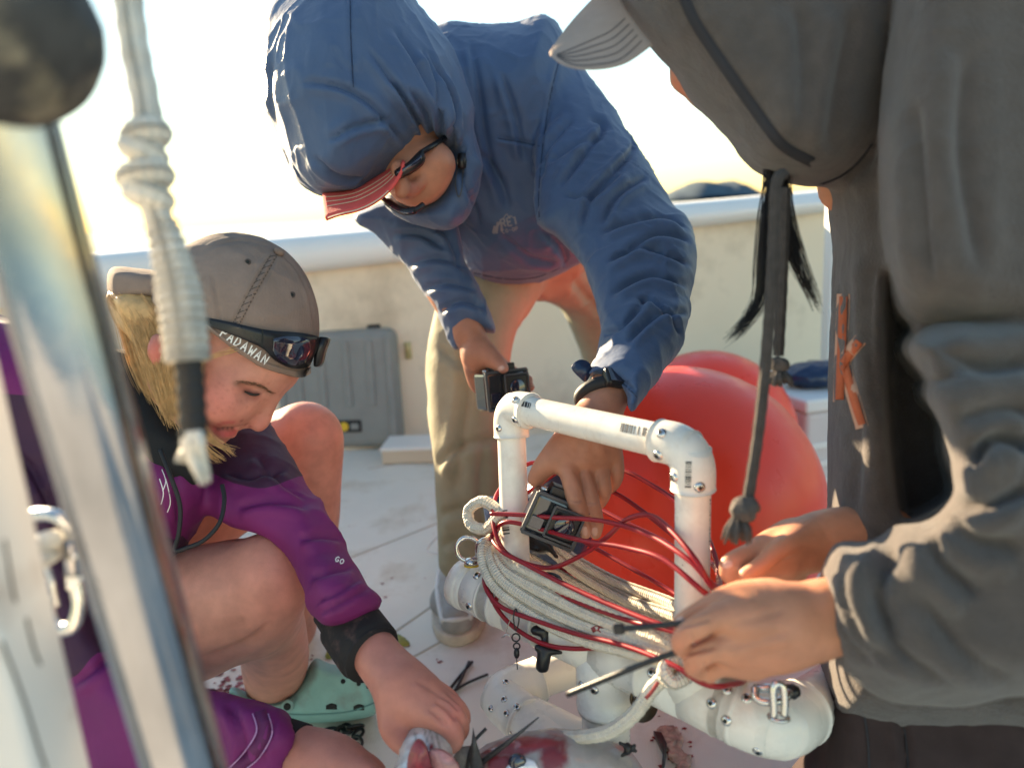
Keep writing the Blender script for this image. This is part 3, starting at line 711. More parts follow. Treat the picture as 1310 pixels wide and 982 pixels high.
# chest logo: a mountain outline over the letters REI CO-OP
def letters(surf, txt, x0, y0, w, h, ang, gap=1.28):
    G = {'R': [[(0, 1), (0, 0), (.7, 0)], [(.7, 0), (.8, .25), (.6, .48), (0, .5)], [(.4, .5), (.85, 1)]], 'E': [[(.8, 0), (0, 0), (0, 1), (.8, 1)], [(0, .5), (.65, .5)]], 'I': [[(.3, 0), (.3, 1)]],
         'C': [[(.8, .1), (.4, 0), (.05, .3), (.05, .7), (.4, 1), (.8, .9)]], 'O': [[(.45, 0), (.05, .3), (.05, .7), (.45, 1), (.85, .7), (.85, .3), (.45, 0)]], '-': [[(.2, .5), (.7, .5)]],
         'P': [[(0, 1), (0, 0), (.65, 0)], [(.65, 0), (.8, .27), (.6, .52), (0, .52)]], 'A': [[(0, 1), (.4, 0), (.85, 1)], [(.15, .65), (.7, .65)]], 'D': [[(0, 0), (0, 1), (.5, .9), (.8, .5), (.5, .1), (0, 0)]],
         'W': [[(0, 0), (.2, 1), (.45, .3), (.7, 1), (.95, 0)]], 'N': [[(0, 1), (0, 0), (.75, 1), (.75, 0)]], 'G': [[(.8, .12), (.4, 0), (.05, .3), (.05, .7), (.4, 1), (.8, .85), (.8, .55), (.5, .55)]],
         'T': [[(0, 0), (.85, 0)], [(.42, 0), (.42, 1)]], 'X': [[(0, 0), (.8, 1)], [(.8, 0), (0, 1)]], 'K': [[(0, 0), (0, 1)], [(.8, 0), (.05, .5), (.85, 1)]]}
    a = math.radians(ang); out = []
    for i, ch in enumerate(txt):
        for st in G.get(ch, []):
            L = []
            for k in range(len(st)-1):
                for t in (0, .5): L.append((st[k][0]+(st[k+1][0]-st[k][0])*t, st[k][1]+(st[k+1][1]-st[k][1])*t))
            L.append(st[-1]); out.append([(x0+(i*w*gap+u*w)*math.cos(a)-v*h*math.sin(a), y0+(i*w*gap+u*w)*math.sin(a)+v*h*math.cos(a)) for u, v in L])
    return out
st = letters(JS, 'REI', 640, 281, 6.5, 10, -12)
V1 = ribbon(JS, st, 2.4, n=1)
V2 = ribbon(JS, letters(JS, 'CO-OP', 642, 294, 3.4, 5, -12), 1.2, n=1)
V3 = ribbon(JS, [[(631, 298), (633, 289)], [(635, 299), (637, 284)], (3.0, [(631, 299), (640, 284), (642, 296)]), (1.3, [(643, 281), (648, 274), (651, 278), (653, 276), (659, 280)])], 3.2, n=5)
mk('chest_logo', *merge([V1, V2, V3]), MT['grey_ink'], man, False)
# stitched seams on the hood and shoulder
SEAM = mat('jacket_seam_tape', (.022, .04, .09), .5)
for L in ([(448, -4), (449, 50), (452, 112)], [(716, 75), (703, 130), (694, 190), (689, 250), (690, 282)], [(636, 177), (662, 181), (690, 187)], [(772, 476), (795, 489), (815, 508)], [(606, 349), (645, 357), (685, 355), (722, 341)]):
    mk('jacket_seam', *ribbon(JS, [L], 1.6, .0004, 10), SEAM, man)
# cuff tab
mk('cuff_tab', *merge([pslab([(731, 470), (741, 460), (753, 463), (757, 474), (750, 488), (743, 484)], .905, .006, 3)]), MT['navy'], man); 
# trousers
t = S()
t.chain([(640, 330, 1.58, 70), (612, 400, 1.52, 54), (598, 480, 1.48, 52), (603, 560, 1.46, 50), (606, 640, 1.46, 46), (596, 712, 1.46, 34)], flat=None)
t.chain([(690, 320, 1.66, 62), (748, 362, 1.88, 46), (785, 440, 2.08, 42), (812, 530, 2.2, 40), (826, 600, 2.26, 37), (832, 640, 2.28, 33)])
t.chain([(620, 300, 1.55, 70), (700, 290, 1.6, 75)])
V, F = t.mesh(.0055, 2); V = wrinkle(V, F, .006, 10, (1, 1, .6), .5, 21); V = folds(V, F, [[(560, 440), (600, 470), (640, 455)], [(556, 600), (590, 570), (640, 560)], (1, 1, [(590, 400), (598, 480), (590, 560), (580, 640)]), [(620, 560), (615, 640), (625, 700)], [(728, 350), (750, 380), (772, 400)], [(562, 700), (590, 690), (620, 700)], [(560, 660), (590, 650), (630, 640)]], .008, 7)
mk('trousers', V, F, MT['khaki'], man)
# shoe
def shoe(parent, toe, heel, w):
    T, H = np.array(toe), np.array(heel); d = nrm((T-H)*np.array([1, 1, 0])); sd = np.cross(d, Z3); L = np.linalg.norm((T-H)[:2])
    def W_(a, b, c): return H*np.array([1, 1, 0])+d*a*L+sd*b*w+Z3*c
    s = S(); s.chain([np.append(W_(.12, 0, .055), .045), np.append(W_(.4, 0, .062), .047), np.append(W_(.72, 0, .045), .044), np.append(W_(.9, .0, .035), .034)], world=True)
    s.chain([np.append(W_(.1, 0, .06), .04), np.append(W_(.14, 0, .12), .042)], world=True); s.chain([np.append(W_(.74, .25, .038), .034), np.append(W_(.74, -.25, .038), .034)], world=True)
    V, F = s.mesh(.0035); V[:, 2] = np.maximum(V[:, 2], .012); V = wrinkle(V, F, .0015, 40)
    sh = mk('shoe', V, F, MT['shoe'], parent)
    ol = spl([W_(a, b, 0) for a, b in ((-.06, -.3), (.0, -.42), (.35, -.44), (.7, -.56), (.92, -.42), (1.0, 0), (.92, .42), (.7, .56), (.35, .44), (0, .42), (-.06, .3))], 4, True)
    o = mk('sole', *slab(ol, Z3*.022), MT['sole'], sh); bev(o, .005)
    SS = Surf(V, F)
    def up(a, b, off=.0015):
        r = SS.b.ray_cast(Vector(W_(a, b, .3)), Vector((0, 0, -1))); return (np.array(r[0])+Z3*off) if r[0] is not None else W_(a, b, .08)
    pp = []
    for pts, ww in ((((.95, .25), (.8, .38), (.62, .42), (.5, .30)), .011), (((.95, -.25), (.8, -.38), (.62, -.42), (.5, -.30)), .011), (((.93, -.3), (.97, 0), (.93, .3)), .009), (((.7, -.2), (.72, 0), (.7, .2)), .006)):
        pp.append(tube(spl([up(*q, .000) for q in pts], 6), ww*.5, 8)[:2])
    mk('shoe_panel', *merge(pp), MT['shoe2'], sh)
    pp = []
    for k in range(6): pp.append(tube([up(.36+.055*k, -.22, .003), up(.385+.055*k, 0, .006), up(.36+.055*k, .22, .003)], .0024, 6)[:2])
    pp.append(tube(spl([up(.34, .05, .006), up(.3, .4, .02), up(.36, .75, .0), up(.42, .5, .0)], 6), .002, 6)[:2]); pp.append(tube(spl([up(.34, -.05, .006), up(.28, -.4, .02), up(.36, -.8, .0)], 6), .002, 6)[:2])
    mk('shoe_lace', *merge(pp), MT['shoe2'], sh)
shoe(man, PG(585, 828), PG(596, 705), .10); shoe(man, PG(868, 668), PG(838, 640), .09)
# body: head with face, arms, two hands
def skinpaint(V, base, spots):
    c = np.tile(np.array(base+(1,)), (len(V), 1))
    for p, r, col, a in spots:
        w = (a*np.exp(-((V-np.array(p))**2).sum(1)/(r*r)))[:, None]; c[:, :3] = c[:, :3]*(1-w)+np.array(col)*w
    return c
SKM = (.44, .20, .125)
h = S()
h.ell(488, 150, 1.13, 82, 95, .085, rot=-28); h.ell(535, 222, 1.115, 44, 40, .06, rot=-35)
h.chain([(556, 210, 1.085, 26), (548, 238, 1.09, 17), (530, 250, 1.09, 13)], k=.02); h.chain([(508, 214, 1.05, 9), (514, 240, 1.05, 10), (513, 246, 1.05, 9)], k=.012)
h.chain([(520, 243, 1.062, 6), (531, 237, 1.058, 5.5), (540, 229, 1.06, 4)], k=.008); h.chain([(521, 249, 1.066, 5.5), (531, 244, 1.062, 5.5), (539, 235, 1.062, 4)], k=.008)
h.chain([(575, 195, 1.22, 26), (630, 180, 1.38, 30)], k=.02)
V1, F1 = h.mesh(.0026, 2)
lipc = (.33, .10, .085)
C1 = skinpaint(V1, SKM, [(P(531, 240, 1.055), .009, lipc, .85), (P(522, 245, 1.058), .007, lipc, .7), (P(555, 215, 1.06), .03, (.50, .22, .14), .5)])
def handmesh(prims, res=.0021, smooth=1):
    s = S()
    for p in prims: s.chain(p[0], k=p[1]) if isinstance(p, tuple) else s.chain(p)
    return s.mesh(res, smooth)
# hand over the small camera inside the frame
a = .885
V2, F2 = handmesh([
    ([(810, 400, 1.02, 28), (792, 470, .935, 26), (770, 520, .895, 29), (756, 552, .885, 31)], .015),
    ([(752, 548, .884, 24), (728, 586, .868, 16)], .012), ([(756, 550, .884, 25), (746, 590, .868, 16)], .012), ([(762, 550, .886, 25), (766, 588, .874, 16)], .012), ([(774, 550, .890, 20), (784, 582, .882, 13)], .012),
    ([(726, 590, .868, 15), (730, 612, .856, 12.5), (737, 642, .846, 11.8), (745, 668, .850, 10.2), (749, 681, .855, 8.2)], .0025),
    ([(748, 598, .870, 13), (751, 618, .860, 11), (758, 645, .853, 10.5), (763, 668, .858, 9.6), (762, 682, .864, 7.6)], .0025),
    ([(768, 598, .874, 12.5), (771, 616, .866, 10.8), (772, 630, .868, 10.2), (767, 642, .882, 9)], .0025),
    ([(787, 588, .882, 11), (789, 604, .879, 9.8), (786, 616, .886, 9), (780, 624, .898, 8)], .0025),
    ([(745, 545, .884, 22), (722, 568, .874, 19), (704, 588, .868, 16), (694, 600, .872, 14), (686, 612, .880, 11.5)], .012)])
V2 = folds(V2, F2, [(.6, .9, [(733, 600), (742, 612), (747, 630)]), (.6, .9, [(754, 598), (761, 612), (765, 626)]), (.7, .5, [(729, 638), (737, 641), (745, 638)]), (.7, .5, [(750, 640), (757, 643), (764, 640)]), (.5, 1.5, [(735, 580), (745, 560), (758, 540)]), (.5, 1.5, [(756, 580), (762, 560), (770, 540)]), (.5, 1.5, [(776, 580), (778, 560), (782, 542)])], .0018, 4)
C2 = skinpaint(V2, SKM, [(P(750, 682, .848), .009, (.55, .30, .22), .8), (P(761, 685, .85), .008, (.55, .30, .22), .7), (P(726, 590, .848), .012, (.36, .15, .09), .5), (P(747, 598, .848), .012, (.36, .15, .09), .5), (P(768, 600, .855), .011, (.36, .15, .09), .5), (P(740, 645, .83), .010, (.36, .15, .09), .45)])
# hand holding the camera beside the trousers
V3, F3 = handmesh([
    ([(570, 360, 1.27, 30), (596, 420, 1.235, 22), (606, 438, 1.23, 20), (612, 455, 1.225, 22)], .015),
    ([(612, 450, 1.22, 18), (628, 458, 1.205, 13), (638, 466, 1.195, 10), (644, 471, 1.19, 7)], .008),
    ([(610, 455, 1.235, 18), (612, 472, 1.25, 14), (612, 490, 1.26, 10), (622, 500, 1.275, 8)], .006), ([(606, 455, 1.235, 16), (606, 474, 1.25, 12), (610, 492, 1.265, 9), (620, 504, 1.28, 7)], .006),
    ([(620, 455, 1.24, 16), (636, 470, 1.265, 11), (654, 486, 1.275, 9), (668, 494, 1.27, 7), (678, 495, 1.262, 6)], .006), ([(620, 452, 1.24, 16), (640, 466, 1.27, 10), (662, 480, 1.28, 8), (676, 486, 1.27, 6)], .006)], .0024)
C3 = skinpaint(V3, SKM, [(P(643, 471, 1.18), .010, (.58, .28, .22), .7)])
arm = S(); arm.chain([(640, 180, 1.40, 30), (735, 165, 1.30, 26), (815, 330, 1.11, 30), (798, 420, 1.02, 28)]); arm.chain([(640, 180, 1.40, 30), (560, 255, 1.33, 26), (555, 330, 1.28, 30), (592, 410, 1.24, 22)]); arm.chain([(640, 180, 1.42, 40), (670, 300, 1.55, 60)])
V4, F4 = arm.mesh(.009, 2); C4 = skinpaint(V4, SKM, [])
def body(parent, pcs, m):
    V = np.concatenate([p[0] for p in pcs]); C = np.concatenate([p[2] for p in pcs]); F = []; n = 0
    for p in pcs: F.append(np.asarray(p[1])+n); n += len(p[0])
    return mk('body', V, np.concatenate(F), m, parent, attrs={'paint': ('FLOAT_COLOR', C)})
body(man, [(V1, F1, C1), (V2, F2, C2), (V3, F3, C3), (V4, F4, C4)], MT['skin'])
NAIL = mat('fingernail', (.66, .40, .32), .25, coat=.3)
def nail(surf, parent, x, y, ang, w, h):
    a = math.radians(ang); u = (math.cos(a), math.sin(a)); v = (-u[1], u[0])
    c = lambda s_, t_: (x+u[0]*s_*w+v[0]*t_*h, y+u[1]*s_*w+v[1]*t_*h)
    try: mk('nail', *patch(surf, [[c(-.8, -1), c(0, -1.15), c(.8, -1)], [c(-1, 0), c(0, 0), c(1, 0)], [c(-.7, .9), c(0, 1.15), c(.7, .9)]], 9, 3, .0005, .0006), NAIL, parent)
    except Exception: pass
HS2 = Surf(V2, F2); nail(HS2, man, 748, 679, -10, 4.2, 5.5); nail(HS2, man, 761, 680, 0, 4, 5)
HS3 = Surf(V3, F3); nail(HS3, man, 641, 471, 60, 3.2, 4)
# finger nails, cap brim with rows of stitching, sunglasses, watch
bz = lambda x, y: 1.045+.0004*(x-412)*0+.02*((x-460)/60)**2
top = [(413, 250), (435, 249), (455, 245), (475, 235), (495, 222), (508, 210), (516, 203)]; bot = [(517, 208), (511, 226), (497, 245), (478, 260), (455, 270), (433, 275), (417, 281)]
n_ = 12; T_ = spl(top, 3); B_ = spl(bot[::-1], 3); V, F = [], []
m_ = len(T_); rows = 7
for i in range(m_):
    tt = T_[i]; bb = B_[int(round(i*(len(B_)-1)/(m_-1)))]
    for k in range(-3, rows):
        w = k/(rows-1); x, y = tt+(bb-tt)*w
        V.append(P(x, y, bz(x, y)+.05*(1-max(w, -.5))-.035-.0+ (0 if k >= 0 else .02*-k)))
R_ = rows+3
for i in range(m_-1):
    for k in range(R_-1): F.append([i*R_+k, (i+1)*R_+k, (i+1)*R_+k+1, i*R_+k+1])
br = mk('cap_brim', V, F, MT['capr'], man); md = br.modifiers.new('thick', 'SOLIDIFY'); md.thickness = .004; md.offset = 0
BS = Surf(V, F)
def lp(w): return [tuple(T_[i]+(B_[int(round(i*(len(B_)-1)/(m_-1)))]-T_[i])*w) for i in range(0, m_, 2)]
mk('brim_stitching', *ribbon(BS, [lp(.06), lp(.26), lp(.46), (1.6, lp(.95))], 1.0, .008, 3), MT['thread'], br, False)
fr = mk('sunglasses', *merge([pslab([(505, 218), (521, 208), (533, 196), (539, 192), (543, 198), (541, 206), (533, 214), (520, 222), (508, 226)], 1.028, .012, 4), tube([P(538, 196, 1.032), P(556, 185, 1.06), P(575, 172, 1.10)], .004, 8)[:2]]), MT['blackp'], man)
mk('lens', *pslab([(508, 219), (522, 211), (533, 202), (538, 198), (539, 204), (531, 211), (519, 218), (509, 222)], 1.0265, .003, 4), MT['lens'], fr)
st_ = mk('neck_strap', *merge([tube(spl([P(490, 254, 1.064), P(502, 263, 1.054), P(516, 270, 1.047), P(530, 269, 1.05), P(541, 262, 1.06)], 6), [.0035]*3+[.0055]*16+[.004]*6, 10)[:2]]), MT['blackp'], man)
mk('neck_strap_trim', *tube(spl([P(500, 264, 1.045), P(516, 272, 1.039), P(528, 271, 1.043)], 6), .0022, 8)[:2], MT['lens'], st_)
w0, w1 = P(762, 492, .915), P(768, 512, .90); ax = nrm(w1-w0); pc = P(774, 505, .903)
sd = nrm(CR-CR@ax*ax); fwd = np.cross(ax, sd)
R = M_(32, .906)
th = np.linspace(0, 2*math.pi, 41)
wt = mk('watch', *tube([pc+R*math.cos(q)*sd*1.0+R*.82*math.sin(q)*fwd for q in th], .0085, 8, False)[:2], MT['blackr'], man)
fw = fwd if (fwd@CF) < 0 else -fwd
dsh = nrm(fw*.92+sd*.35); tn = nrm(np.cross(ax, dsh))
o = mk('watch_case', *boxm(pc+dsh*R*.98+sd*.004, (tn, ax, dsh), (.019, .012, .006)), MT['blackp'], wt, False); bev(o, .004, 3)
o = mk('watch_face', *boxm(pc+dsh*(R*.98+.0065)+sd*.004, (tn, ax, dsh), (.016, .0095, .0006)), MT['lens'], wt, False)
# ------------------------------------------------------------------ person crouching at left in the purple jacket
g = PG(345, 915)
girl = thing('person', 'person crouching with a backward grey cap, purple jacket, bare knees and teal clog', 'person', g)
SKG = (.60, .27, .195); RED = (.62, .19, .15)
h = S()
h.ell(300, 425, .965, 90, 92, .076); h.ell(338, 470, .957, 44, 38, .058)
h.chain([(320, 492, .957, 31), (289, 529, .955, 25), (277, 551, .953, 15)], k=.02)
h.ell(283, 506, .925, 44, 38, .036, rot=40, k=.03)
h.chain([(226, 490, .93, 30), (243, 532, .93, 22), (274, 552, .95, 13)], k=.02)
h.chain([(326, 490, .938, 14), (348, 498, .955, 8)], k=.015); h.chain([(298, 489, .912, 9), (320, 488, .915, 8), (344, 497, .94, 7)], k=.018)
h.chain([(349, 503, .955, 6), (344, 520, .953, 8), (336, 537, .952, 10), (331, 543, .951, 9.5)], k=.012)
h.ell(317, 538, .941, 9, 7, .008, rot=-30, k=.006)
h.chain([(311, 539, .944, 6), (303, 542, .946, 5)], k=.008)
h.ell(325, 504, .900, 15, 8, .012, rot=12, mode='s', k=.014)
h.ell(323, 502, .924, 12, 7.5, .010, rot=12, k=.006)
h.chain([(273, 546, .925, 3.5), (286, 541, .925, 5.5), (300, 540.5, .938, 5.5)], k=.006)
h.chain([(274, 547, .926, 3.5), (284, 554, .924, 7), (296, 554, .935, 6.8)], k=.006)
h.chain([(276, 549, .913, 1.2), (288, 548, .917, 3.4), (303, 547.5, .930, 5.5)], k=.002, mode='s')
h.ell(318, 544, .934, 3, 2.4, .007, mode='s', k=.003)
h.chain([(203, 436, .89, 10), (199, 450, .885, 10), (206, 468, .892, 8)], k=.006)
h.chain([(250, 480, .97, 55), (195, 560, .99, 60)], k=.03)
V1, F1 = h.mesh(.0022, 2)
LIP = (.50, .085, .085); DK = (.10, .035, .03)
sp = [(P(275, 515, .885), .034, RED, .8), (P(332, 543, .945), .016, (.60, .19, .15), .6), (P(202, 450, .88), .02, (.62, .15, .11), .8), (P(345, 480, .91), .03, (.58, .27, .19), .5)]
GS = Surf(V1, F1)
def spot(pts, r, col, a, off=0):
    for x, y in pts:
        q = GS.hit(x, y, off)
        if q is not None: sp.append((q, r, col, a))
spot([(275, 545.5), (280, 543), (286, 541), (292, 540), (298, 540)], .0036, LIP, .7)
spot([(277, 550), (283, 553), (289, 554.5), (295, 554.5), (300, 552)], .0052, LIP, .9)
spot([(279, 548.5), (285, 548), (291, 547.5), (297, 547)], .0028, DK, .95)  # lip gap painted dark for the shade inside the mouth
spot([(308+12*t, 495+3*t) for t in np.linspace(0, 1, 4)], .004, (.34, .12, .09), .4)  # upper lid crease, its shade painted on
spot([(301+47*t, 490.5+13*t-8*math.sin(math.pi*t)*.6) for t in np.linspace(0, 1, 12)], .0036, (.17, .085, .05), .5)
spot([(313+18*t, 500.5+3.5*t) for t in np.linspace(0, 1, 8)], .0030, (.16, .05, .04), .75)
spot([(316+12*t, 506+3*t) for t in np.linspace(0, 1, 5)], .0045, (.36, .12, .09), .45)
spot([(309, 538), (314, 543), (320, 545.5)], .0028, (.30, .08, .06), .7)  # shade painted into the crease round the nostril wing
spot([(300+random.uniform(-30, 45), 512+random.uniform(-22, 22)) for _ in range(40)], .0016, (.44, .15, .10), .5)
sp.append((P(319, 545, .932), .003, (.22, .05, .04), .8))  # nostril opening darkened by paint
C1 = skinpaint(V1, SKG, sp)
# bare legs
l = S()
l.pad([(120, 745), (190, 715), (228, 702), (270, 694), (310, 688), (350, 692), (374, 710), (387, 742), (386, 785), (372, 815), (342, 838), (302, 852), (262, 871), (220, 882), (150, 890), (110, 830)], .975, .088, 78, gx=-.01, k=.03)
l.chain([(342, 775, 1.0, 42), (350, 810, 1.07, 41), (352, 842, 1.17, 42), (351, 866, 1.235, 37), (348, 888, 1.255, 29)], k=.03)
l.chain([(348, 893, 1.24, 24), (400, 898, 1.238, 16), (445, 898, 1.236, 14)], k=.015)
l.chain([(120, 720, 1.15, 80), (260, 640, 1.2, 66), (340, 590, 1.21, 55), (384, 566, 1.2, 49), (391, 567, 1.2, 48), (394, 615, 1.23, 42), (386, 680, 1.29, 45), (370, 760, 1.36, 38), (368, 800, 1.40, 33)], k=.02)
l.chain([(368, 800, 1.40, 33), (372, 800, 1.50, 28), (374, 800, 1.56, 24)], k=.02); l.chain([(350, 715, .93, 30), (372, 742, .93, 25)], k=.04)
V2, F2 = l.mesh(.0045, 3)
C2 = skinpaint(V2, SKG, [(P(368, 745, .90), .05, RED, .5), (P(400, 545, 1.15), .05, RED, .5), (P(262, 716, .89), .0035, (.2, .07, .05), .8), (P(310, 790, .89), .0035, (.25, .09, .06), .8), (P(416, 560, 1.15), .003, (.25, .09, .06), .7)])
V2 = folds(V2, F2, [(.8, 1, [(258, 842), (290, 832), (325, 815), (350, 792)])], .006, 6)
# right fist round the fish and the other hand
V3, F3 = handmesh([
    ([(440, 775, .868, 26), (462, 808, .83, 28), (478, 832, .805, 30), (493, 852, .787, 32), (514, 875, .77, 35), (532, 893, .760, 37)], .015),
    ([(512, 878, .765, 30), (504, 912, .752, 22), (503, 932, .742, 17), (512, 948, .735, 14), (524, 960, .735, 11)], .012),
    ([(536, 902, .747, 26), (556, 916, .735, 17), (576, 930, .732, 14), (581, 947, .742, 12.5), (568, 957, .760, 11)], .004),
    ([(545, 895, .754, 24), (568, 905, .745, 14.5), (584, 917, .746, 12.5), (589, 934, .757, 11.5), (577, 946, .776, 10)], .003),
    ([(545, 887, .766, 22), (568, 894, .759, 13.5), (585, 905, .762, 11.5), (592, 919, .772, 10.5), (585, 932, .79, 9)], .003),
    ([(540, 880, .778, 20), (562, 884, .774, 12), (576, 892, .778, 10), (585, 904, .786, 9), (582, 914, .80, 8)], .003)], .002)
V3 = folds(V3, F3, [(1, 1, [(548, 905), (562, 917), (572, 930)]), (1, 1, [(556, 896), (572, 907), (584, 922)]), (1, 1, [(560, 888), (576, 897), (588, 910)]), (.6, 1.2, [(530, 868), (550, 880), (566, 890)])], .002, 3.5)
C3 = skinpaint(V3, (.50, .205, .155), [(P(581, 930, .72), .014, (.58, .2, .17), .6), (P(587, 912, .735), .012, (.58, .2, .17), .6), (P(583, 900, .75), .01, (.58, .2, .17), .5), (P(500, 940, .73), .02, (.42, .14, .10), .5)])
V4, F4 = handmesh([
    ([(330, 960, .79, 38), (385, 966, .785, 36), (425, 978, .775, 38), (455, 992, .77, 30)], .02),
    ([(440, 985, .76, 26), (470, 990, .75, 16), (486, 1000, .75, 12), (490, 1015, .76, 10)], .01), ([(430, 970, .775, 22), (455, 973, .77, 13), (476, 978, .768, 10), (486, 984, .77, 8)], .008),
    ([(450, 1005, .765, 22), (478, 1012, .76, 14), (490, 1025, .765, 11)], .008), ([(440, 1015, .78, 22), (465, 1030, .775, 14), (478, 1040, .78, 11)], .008), ([(425, 1020, .79, 20), (446, 1040, .79, 13), (455, 1050, .79, 10)], .008)], .0026)
C4 = skinpaint(V4, (.50, .205, .155), [])
arm = S(); arm.chain([(190, 600, 1.05, 40), (250, 610, 1.08, 26), (320, 635, 1.03, 24), (400, 700, .93, 26), (445, 780, .845, 24)]); arm.chain([(190, 570, 1.0, 50), (100, 620, 1.0, 30), (130, 850, .87, 26), (220, 930, .82, 26), (340, 962, .79, 26)]); arm.chain([(190, 570, 1.0, 60), (90, 700, 1.05, 70), (110, 780, 1.05, 70)])
V5, F5 = arm.mesh(.009, 2); C5 = skinpaint(V5, SKG, [])
body(girl, [(V1, F1, C1), (V2, F2, C2), (V3, F3, C3), (V4, F4, C4), (V5, F5, C5)], MT['skin'])
# lashes and brow hairs, downcast eye
e = [GS.hit(*p, .0012) for p in ((313, 500.5), (318, 503), (323, 504.6), (328, 505), (332, 504))]
mk('eyelash', *tube(spl(e, 5), [.0007+.0011*math.sin(math.pi*t) for t in np.linspace(0, 1, 21)], 6)[:2], MT['dhair'], girl)
ps = []
for t in np.linspace(0, 1, 60):
    x, y = 303+44*t, 489+14*t-5*math.sin(math.pi*t); x += random.uniform(-2, 2); y += random.uniform(-2.2, 2.2); a = GS.hit(x, y, .0004); b = GS.hit(x+5, y+1.2, .0012)
    if a is not None and b is not None: ps.append(tube([a, b], [.00032, .00016], 3, False)[:2])
o = mk('eyebrow', *merge(ps), mat('brow_hair', (.16, .085, .045), .5), girl); o['kind'] = 'stuff'
# cap worn backwards
c = S()
c.ell(316, 415, .957, 89, 110, .088); c.ell(288, 398, .957, 84, 91, .088, k=.03)
c.pad([(190, 250), (450, 250), (440, 440), (408, 470), (397, 477), (386, 482), (362, 478), (335, 469), (304, 450), (275, 428), (258, 413), (235, 395), (190, 380)], .957, .3, 5, mode='i', n=3)
V, F = c.mesh(.0028, 2)
V = wrinkle(V, F, .0016, 26, (1, 1, 1), .6, 40, 1.6)
V = folds(V, F, [(.5, .5, [(357, 322), (345, 345), (328, 375), (313, 405), (303, 425)]), (.5, .5, [(353, 320), (338, 340), (321, 370), (306, 398), (296, 418)]), (.5, .5, [(357, 322), (380, 345), (396, 380), (402, 420)]), (.4, .5, [(350, 317), (315, 308), (285, 311), (262, 320)]), (.5, .7, [(270, 345), (280, 400), (275, 425)])], .004, 4)
cp = mk('cap', V, F, MT['capg'], girl); CS = Surf(V, F)
mk('cap_button', *lathe([(.0005, .004), (.006, .003), (.007, 0), (.006, -.004)], P(357, 321, .925), nrm(CU+.6*CR-.3*CF), 16), MT['capg'], cp)
for x, y in ((317, 335), (374, 377)):
    hh = CS.hit(x, y, .0008); th = np.linspace(0, 2*math.pi, 13); mk('eyelet', *tube([hh+.003*(math.cos(q)*CR+math.sin(q)*CU) for q in th], .0009, 6)[:2], MT['dthread'], cp)
    mk('eyelet_hole', *lathe([(.0003, .0), (.002, 0), (.002, .001), (.0003, .001)], hh, -CF, 10), MT['hole'], cp)
sm = [[(355+dx, 326), (343+dx, 347), (327+dx, 375), (312+dx, 404), (303+dx, 420)] for dx in (0, -9)]
dash = []
for L in sm:
    q = spl(L, 12)
    for i in range(0, len(q)-2, 2): dash.append([tuple(q[i]), tuple((q[i]+q[i+1])/2), tuple(q[i+1])])
q1, q2 = spl(sm[0], 6), spl(sm[1], 6)
for i in range(0, len(q1)-1, 2): dash.append([tuple(q1[i]), tuple((q1[i]+q2[i+1])/2), tuple(q2[i+1])])
o = mk('cap_stitching', *merge([ribbon(CS, dash, 1.1, .0006, 1)]), MT['dthread'], cp, False); o['kind'] = 'stuff'
mk('cap_band', *patch(CS, [[(260, 410), (278, 425), (305, 444), (336, 462), (364, 471), (388, 474), (398, 468)], [(259, 416), (276, 430), (304, 451), (335, 470), (362, 479), (386, 483), (398, 477)]], 40, 2, .0022, .003, .93), MT['capg'], cp)
mk('cap_lettering', *merge([ribbon(CS, letters(CS, 'PADAWAN', 288, 419, 7.6, 12.5, 33, 1.36), 1.9, .0024, 1)]), MT['white_ink'], cp, False)
b_ = S(); b_.pad([(140, 344), (175, 343), (210, 348), (245, 352), (250, 392), (215, 388), (180, 385), (142, 385)], .985, .075, 12); V, F = b_.mesh(.004)
mk('cap_brim', V, F, MT['capg'], cp)
# wraparound sunglasses pushed up on the cap
el = S(); el.ell(317, 415, .957, 96, 112, .096); EV, EF = el.mesh(.006, 0); ES = Surf(EV, EF)
sg = mk('sunglasses', *patch(ES, [[(258, 405), (290, 411), (325, 419), (350, 423), (378, 425), (398, 428), (409, 431)], [(262, 415), (288, 425), (318, 437), (338, 447), (352, 461), (374, 471), (394, 469), (402, 455), (409, 442)]], 48, 3, .0, .0045, .94), MT['blackp'], girl)
mk('lens', *patch(ES, [[(350, 433), (365, 430), (385, 431), (396, 434)], [(349, 448), (356, 459), (374, 467), (390, 464), (398, 448)]], 24, 3, .0012, .002, .93), MT['lens'], sg)
mk('lens', *pslab([(405, 434), (415, 431), (418, 434), (413, 448), (409, 464), (403, 469), (401, 462)], .95, .02, 3), MT['blackp'], sg)
mk('hinge_band', *merge([ribbon(ES, [[(336, 421), (336, 432), (335, 444)]], 1.5, .0006, 4)]), MT['hole'], sg, False)
